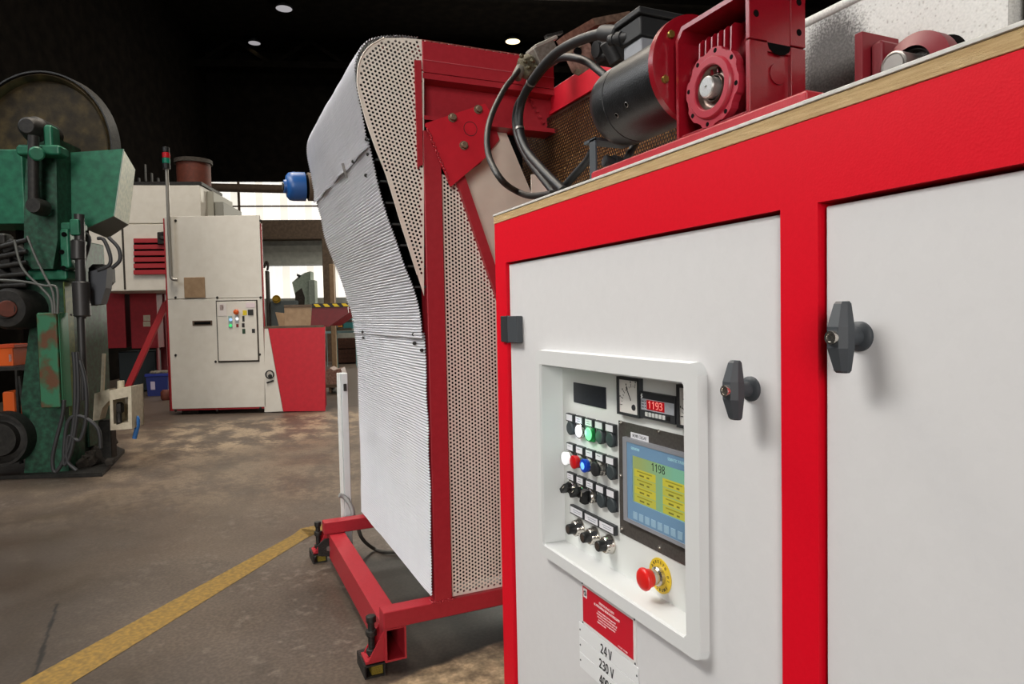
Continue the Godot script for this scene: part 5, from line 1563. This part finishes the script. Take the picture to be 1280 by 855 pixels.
	body.prism(PackedVector2Array([Vector2(a.x + 0.02, 0), Vector2(b.x - 0.02, 0), Vector2(b.x, b.y), Vector2(a.x, b.y)]), V(0, 0, o.z), Vector3.RIGHT, Vector3.UP, -0.3, 0.0)
	part(bn, "body", body, M.bin_blue)
	part(bn, "rim", mb().span(V(a.x - 0.015, b.y - 0.04, o.z - 0.31), V(b.x + 0.015, b.y, o.z + 0.012), 0.006), plain("16277a", 0.5))
	part(bn, "label_card", zb(mb(), 188, 477, 194, 487, o.z + 0.003, 0.003, 0.0), plain("a9a0b4", 0.6))
	var rg := mb()
	var rng := RandomNumberGenerator.new(); rng.seed = 3
	for i in 9:
		rg.box(V(lerpf(a.x + 0.05, b.x - 0.05, rng.randf()), b.y + 0.015, o.z - rng.randf_range(0.05, 0.22)), V(0.11, 0.05, 0.08), 0.02, Basis(Vector3.UP, rng.randf_range(0, 3)) * Basis(V(1, 0, 0), rng.randf_range(-0.4, 0.4)))
	part(bn, "rags", rg, mottled("4c463f", "8a8175", 8.0, 0.9, 0.0, 0.0, 107))
	solo("rag_roll", mb().lathe([Vector2(0, 0), Vector2(0.06, 0.0), Vector2(0.075, 0.03), Vector2(0.075, 0.12), Vector2(0.05, 0.15), Vector2(0, 0.15)], AY(208, 500, 0.0), Vector3.UP, 16), M.rust, "small reddish canister on the floor right of the blue bin", "canister")

# ================================================================ pale cabinet far behind
var FC0: Vector3
var FCN: Vector3
func fcp(u: float, v: float, d := 0.0) -> Vector2:     # sighted point on its face: along, up
	var al := (AY(407, 514, 0) - FC0).normalized()
	var p := APL(u, v, FCN, FC0 + FCN * d)
	return Vector2((p - FC0).dot(al), p.y)

func fbox(b: Mb, u0: float, v0: float, u1: float, v1: float, d0: float, d1: float, r := 0.004) -> Mb:
	var p := fcp(u0, v0); var q := fcp(u1, v1)
	return b.span(V(minf(p.x, q.x), minf(p.y, q.y), d0), V(maxf(p.x, q.x), maxf(p.y, q.y), d1), r)

func fplace(p: Node3D, called: String, b: Mb, m: Material, label := "") -> MeshInstance3D:
	var o := lpart(p, called, b, m)
	if label:
		o.set_meta("label", label)
	return o

func tapered(x0: float, x1: float, y0: float, y1: float, front := -0.012) -> Mb:    # a body that narrows to the back
	return mb().prism(PackedVector2Array([Vector2(x0, 0.9), Vector2(x0, -front), Vector2(x1, -front), Vector2(x1 - 0.32, 0.9)]), V(0, 0, 0), Vector3.RIGHT, Vector3.FORWARD, y0, y1)

func far_cabinet() -> void:
	FC0 = AY(215, 519, 0)
	var al := (AY(407, 514, 0) - FC0).normalized()
	FCN = al.cross(Vector3.UP).normalized()
	var bs := Basis(al, Vector3.UP, FCN)
	var t := thing("pale_cabinet", "tall off-white cabinet with a small control board in the middle distance", "cabinet", FC0, "", bs)
	var WD := fcp(330, 400).x
	var H := fcp(260, 270).y
	var W2 := fcp(353, 500).x
	fplace(t, "body", tapered(0.012, WD - 0.005, 0.06, H - 0.01), M.white_old)
	var top0 := fcp(217, 380).y
	var seam := fcp(270, 373).y
	fplace(t, "front_panel", mb().span(V(0.01, 0.075, -0.01), V(WD - 0.008, seam - 0.004, 0.012), 0.004), M.white_old)
	fplace(t, "front_panel", mb().span(V(0.01, seam + 0.002, -0.01), V(WD - 0.008, H, 0.012), 0.004), M.white_old)
	fplace(t, "red_edging", mb().span(V(-0.012, 0.06, -0.3), V(0.008, H - 0.02, 0.0), 0.002).span(V(-0.01, 0.055, -0.02), V(fcp(408, 515).x, 0.075, 0.006)).span(V(WD - 0.006, 0.07, -0.03), V(WD + 0.006, H - 0.1, -0.004)), plain("a02028", 0.5))
	for q in [[220, 276], [326, 276], [220, 372], [272, 372], [326, 372], [220, 444], [325, 443], [270, 452], [220, 513], [272, 513], [326, 510]]:
		var p := fcp(q[0], q[1])
		fplace(t, "screw", mb().lathe([Vector2(0, 0.012), Vector2(0.012, 0.008), Vector2(0.016, 0.0)], V(p.x, p.y, 0.012), Vector3.BACK, 10), M.greasy)
	fplace(t, "plywood_patch", fbox(mb(), 230.5, 347, 257.5, 372, 0.012, 0.022, 0.003), M.tan)
	var sl := fplace(t, "pull_slot", fbox(mb(), 241, 401, 266, 406.5, 0.0, 0.018, 0.003), M.brown)
	fplace(sl, "slot_hollow", fbox(mb(), 243.5, 402.3, 264, 405.3, 0.016, 0.0195, 0.0), M.inside)
	# plinth feet
	fplace(t, "foot", mb().span(V(0.1, 0, -0.8), V(0.3, 0.06, -0.05)), M.dirt)
	fplace(t, "foot", mb().span(V(1.2, 0, -0.8), V(1.45, 0.06, -0.05)), M.dirt)
	# control board
	var bd := fplace(t, "board_rim", fbox(mb(), 270.3, 375.8, 325, 452, 0.012, 0.02, 0.002), M.dirt)
	fplace(bd, "board", fbox(mb(), 271.8, 377.2, 323.6, 450, 0.02, 0.032, 0.004), M.white_old)
	var items := [
		["warning_sticker", 273.5, 379, 285, 395, "d9d2cd"], ["name_sticker", 308.5, 378.5, 320, 384.5, "d9c9cc"], ["arrow_mark", 276, 381, 281, 388, "b02a2a"], ["key_switch", 311, 387, 318, 394, "20211f"], ["caution_label", 304.5, 388, 310, 394, "d6bd22"],
		["push_button", 304, 395, 307, 402, "23231f"], ["push_button", 303.5, 404, 307, 409, "2c2622"], ["push_button", 304, 411, 308, 417, "24402c"], ["push_button", 316, 411, 320, 416, "202020"], ["push_button", 296.5, 405, 299.5, 409, "7a1c1c"], ["lamp_base", 286.5, 395, 292, 410, "8fa9a4"], ["lamp_base", 295, 394, 300, 404, "a9adb0"]]
	for q in items:
		fplace(t, q[0], fbox(mb(), q[1], q[2], q[3], q[4], 0.032, 0.042 if q[0] == "key_switch" else 0.036, 0.001), plain(q[5], 0.5))
	var es := fcp(297.5, 390)
	fplace(t, "stop_button", mb().lathe([Vector2(0, 0.05), Vector2(0.02, 0.05), Vector2(0.032, 0.04), Vector2(0.032, 0.03), Vector2(0.02, 0.022), Vector2(0.02, 0)], V(es.x, es.y, 0.032), Vector3.BACK, 20), M.orange)
	for q in [[289.8, 399.5, "a9d2ff", 1.0], [297.8, 398.5, "ffffff", 1.0], [289.6, 406.8, "4dff8a", 0.8]]:
		var p := fcp(q[0], q[1])
		fplace(t, "indicator_lamp", mb().lathe([Vector2(0, 0.016), Vector2(0.012, 0.014), Vector2(0.019, 0.006), Vector2(0.019, 0)], V(p.x, p.y, 0.036), Vector3.BACK, 16), lit(q[2], q[3]))
	# narrow panel with the slanting white edge and the red lower unit
	var r := mb()
	var zz := 0.0
	var pol := PackedVector2Array([fcp(331, 409), fcp(335, 409), fcp(354, 514), fcp(331, 515)])
	fplace(t, "narrow_panel", mb().prism(pol, V(0, 0, 0), V(1, 0, 0), V(0, 1, 0), -0.01, 0.012), M.white_old)
	var pol2 := PackedVector2Array([fcp(335.6, 409), fcp(406.5, 408), fcp(407, 513.5), fcp(354.6, 514)])
	fplace(t, "red_panel", mb().prism(pol2, V(0, 0, 0), V(1, 0, 0), V(0, 1, 0), -0.01, 0.014), M.bright_red, "bright red panel with a slanting left edge")
	var X2 := fcp(406.8, 450).x
	fplace(t, "lower_body", tapered(WD + 0.002, X2 - 0.006, 0.075, fcp(370, 409).y - 0.01), M.far_red)
	fplace(t, "lower_top", tapered(WD + 0.002, X2, fcp(370, 409).y - 0.009, fcp(370, 408).y + 0.008, 0.014), M.brown)
	var kc := fcp(338, 470)
	fplace(t, "key_lock", mb().lathe([Vector2(0, 0.02), Vector2(0.02, 0.02), Vector2(0.025, 0)], V(kc.x, kc.y, 0.012), Vector3.BACK, 14).ring(ell(Vector2(0.0, 0.02), 0.055, 20), ell(Vector2(0.0, 0.02), 0.042, 20), V(kc.x, kc.y, 0.02), Vector3.RIGHT, Vector3.UP, 0, 0.012).box(V(kc.x, kc.y - 0.07, 0.02), V(0.09, 0.02, 0.015), 0.004, Basis(Vector3.BACK, 0.3)), M.greasy)
	# hopper
	var hd := fplace(t, "hopper_panel", fbox(mb(), 350, 382.5, 385.5, 408, -0.2, -0.17, 0.003), M.tan)
	fplace(t, "hopper_panel", mb().prism(PackedVector2Array([fcp(333, 390), fcp(350, 392), fcp(351, 408), fcp(338, 408)]), V(0, 0, -0.35), V(1, 0, 0), V(0, 1, 0), -0.02, 0), M.tan)
	fplace(t, "hopper_rim", fbox(mb(), 350, 381, 386, 383.5, -0.22, -0.16, 0.003), M.brown)
	var hp := PackedVector2Array([fcp(386, 383), fcp(431, 382), fcp(432.5, 391), fcp(407.5, 408.5), fcp(384, 408.5)])
	fplace(t, "hopper_wing", mb().prism(hp, V(0, 0, -0.16), V(1, 0, 0), V(0, 1, 0), -0.03, 0), M.deep_red)
	fplace(t, "hopper_back", mb().prism(hp, V(0, 0, -0.85), V(1, 0, 0), V(0, 1, 0), -0.03, 0), M.deep_red)
	var hz := fplace(t, "hazard_strip", fbox(mb(), 386, 379.3, 432, 383.6, -0.162, -0.15, 0.0), M.ink)
	var y0 := fcp(400, 383.4).y; var y1 := fcp(400, 379.6).y
	for k in 4:
		var x0: float = fcp(388 + k * 11.8, 381).x
		fplace(hz, "yellow_stripe", mb().prism(PackedVector2Array([Vector2(x0, y1), Vector2(x0 + 0.055, y1), Vector2(x0 + 0.095, y0), Vector2(x0 + 0.03, y0)]), V(0, 0, -0.149), V(1, 0, 0), V(0, 1, 0), -0.001, 0.001), M.yellow)
	# signal tower
	var sb := fcp(217.3, 345)
	var st := thing("signal_tower", "slim signal tower with red and green lights on a grey pole", "signal light", FC0 + al * sb.x + V(0, sb.y, 0) + FCN * 0.075, "", bs)
	var y2 := fcp(217, 213).y - sb.y; var y3 := fcp(217, 186).y - sb.y
	lpart(st, "pole", mb().cyl(V(0, 0.0, 0), V(0, y2, 0), 0.02, 12).tube([V(0, 0.02, 0), V(0.004, -0.02, 0), V(0.03, -0.045, 0), V(0.07, -0.05, -0.01)], 0.02, 8, 4), plain("a09d96", 0.4, 0.5))
	var hh := (y3 - y2)
	lpart(st, "base", mb().cyl(V(0, y2, 0), V(0, y2 + hh * 0.25, 0), 0.042, 18), M.black)
	lpart(st, "green_light", mb().cyl(V(0, y2 + hh * 0.25, 0), V(0, y2 + hh * 0.5, 0), 0.044, 18, 0.004), plain("0e6b55", 0.3))
	lpart(st, "red_light", mb().cyl(V(0, y2 + hh * 0.5, 0), V(0, y2 + hh * 0.75, 0), 0.044, 18, 0.004), plain("a3121c", 0.3))
	lpart(st, "cap", mb().cyl(V(0, y2 + hh * 0.75, 0), V(0, y2 + hh, 0), 0.042, 18, 0.006), M.black)

# ================================================================ things far back
func background_bits() -> void:
	var CR := AY(432, 455, 0).z
	solo("building_column", zb(mb(), 402, 296, 420, 452, AY(410, 452, 0).z, 0.4, 0.01), M.brown, "dark brown building column left of the corrugated sheet", "column")
	solo("tan_upright", zb(mb(), 411, 330, 421, 462, AY(416, 462, 0).z, 0.15, 0.01), M.tan, "lighter tan upright in front of the brown column", "upright")
	var fm := thing("grey_green_press", "grey green machine silhouetted in front of the lower far window", "machine", AZ(378, 420, -19.0))
	part(fm, "body", zprism(mb(), [[365, 353], [374, 345], [381, 341], [388, 339], [389, 447], [366, 447], [369, 370]], -19.0, 0.5), mottled("8a9a8c", "a8b6aa", 2.0, 0.6, 0.0, 0.0, 111))
	part(fm, "column", zb(mb(), 385, 350, 395, 400, -18.9, 0.4, 0.02), mottled("9aa79e", "b4c0b6", 2.0, 0.6, 0.0, 0.0, 113))
	part(fm, "hook", zprism(mb(), [[371, 342], [376, 344], [374, 347], [371, 345]], -18.95, 0.1), M.greasy)
	part(fm, "recess", zprism(mb(), [[369, 366], [377, 360], [381, 372], [380, 390], [369, 388]], -18.98, 0.05), M.dirt)
	var mm := thing("dark_machinery", "low dark machinery just right of the tall pale cabinet, under the window", "machine", AZ(345, 400, -18.5))
	part(mm, "bed", zb(mb(), 338, 376, 372, 448, -18.5, 0.4, 0.02), plain("5b6365", 0.7))
	part(mm, "upright", zb(mb(), 331, 338, 336, 410, -18.3, 0.3, 0.02), M.dirt)
	part(mm, "arm", mb().tube([AZ(330, 335, -18.2), AZ(333, 327, -18.2), AZ(335, 332, -18.2), AZ(334, 338, -18.2)], 0.03, 8, 4), M.dirt)
	part(mm, "fan", mb().lathe([Vector2(0, 0.05), Vector2(0.06, 0.05), Vector2(0.06, 0.0), Vector2(0.1, 0.02), Vector2(0.11, 0.0)], AZ(345.5, 374, -18.4), Vector3.BACK, 20), plain("b08d22", 0.5))
	# storage rack with bins
	var rk := thing("parts_rack", "orange and teal storage bins on a rack behind the column", "rack", AZ(428, 420, -16.0))
	for q in [[422, 391, 428, 399, "d99a2c"], [422, 404, 428, 409, "e0921c"], [428, 388, 440, 400, "3a8a86"], [429, 403, 441, 411, "1f7478"], [421, 399, 440, 403, "3b2c22"], [421, 409.5, 440, 413, "4a4436"]]:
		part(rk, "bin", zb(mb(), q[0], q[1], q[2], q[3], -16.0, 0.4, 0.01), plain(q[4], 0.55))
	part(rk, "upright", zb(mb(), 420, 386, 421.5, 461, -16.0, 0.06, 0.0), M.teal)
	part(rk, "upright", zb(mb(), 444, 386, 446, 461, -16.0, 0.06, 0.0), M.teal)
	var rl := thing("railing", "pale blue guard rail in front of the brown crates", "railing", AY(415, 462, 0))
	part(rl, "rail", mb().bar(AZ(405, 415.5, CR + 0.6), AZ(446, 414.5, CR + 0.6), 0.05, 0.05), M.pale_blue)
	for u in [408.0, 444.0]:
		part(rl, "post", zb(mb(), u, 415, u + 2, 468, CR + 0.6, 0.03, 0.0), M.pale_blue)
	solo("pump_unit", zb(mb(), 406, 436, 416, 443, AY(410, 443, 0).z, 0.5, 0.01), plain("2a5d86", 0.5), "small blue unit on the floor behind the red panel", "pump unit")
	# stacked crates
	var i := 0
	for v in [[423, 436.0], [437, 454.0]]:
		var cr := thing("wooden_crate", ["brown wooden crate on top of another behind the machine", "lower brown wooden crate of the stack behind the machine"][i], "crate", AZ(432, v[1], -14.6), "stacked brown crates")
		for k in 3:
			var h: float = (v[1] - v[0]) / 3.0
			part(cr, "board", zb(mb(), 419, v[0] + k * h, 447, v[0] + (k + 0.82) * h, CR, 0.03, 0.004), mottled("3a2218", "5e3a28", 3.0, 0.8, 0.0, 0.0, 115 + k))
		part(cr, "core", zb(mb(), 420, v[0] + 0.3, 446, v[1] - 0.3, CR - 0.03, 0.5, 0.0), plain("1d120d", 0.9))
		i += 1
	# wrapped bundle on a little pallet
	var o := AY(420, 492, 0)
	var wb := thing("wrapped_bundle", "lumpy brownish bundle wrapped in film on a small pallet", "bundle", V(o.x, 0, o.z))
	part(wb, "bundle", zprism(mb(), [[408, 481], [427, 480], [429, 470], [426, 461], [417, 463], [412, 460], [407, 464]], o.z, 0.45), mottled("6f5349", "b0968a", 4.0, 0.35, 0.1, 0.0, 119))
	part(wb, "pallet_board", zb(mb(), 406, 481, 430, 484, o.z + 0.03, 0.5, 0.0), M.brown)
	for u in [411.0, 424.0]:
		part(wb, "pallet_foot", zb(mb(), u, 484, u + 3.5, 491, o.z + 0.02, 0.4, 0.0), M.brown)
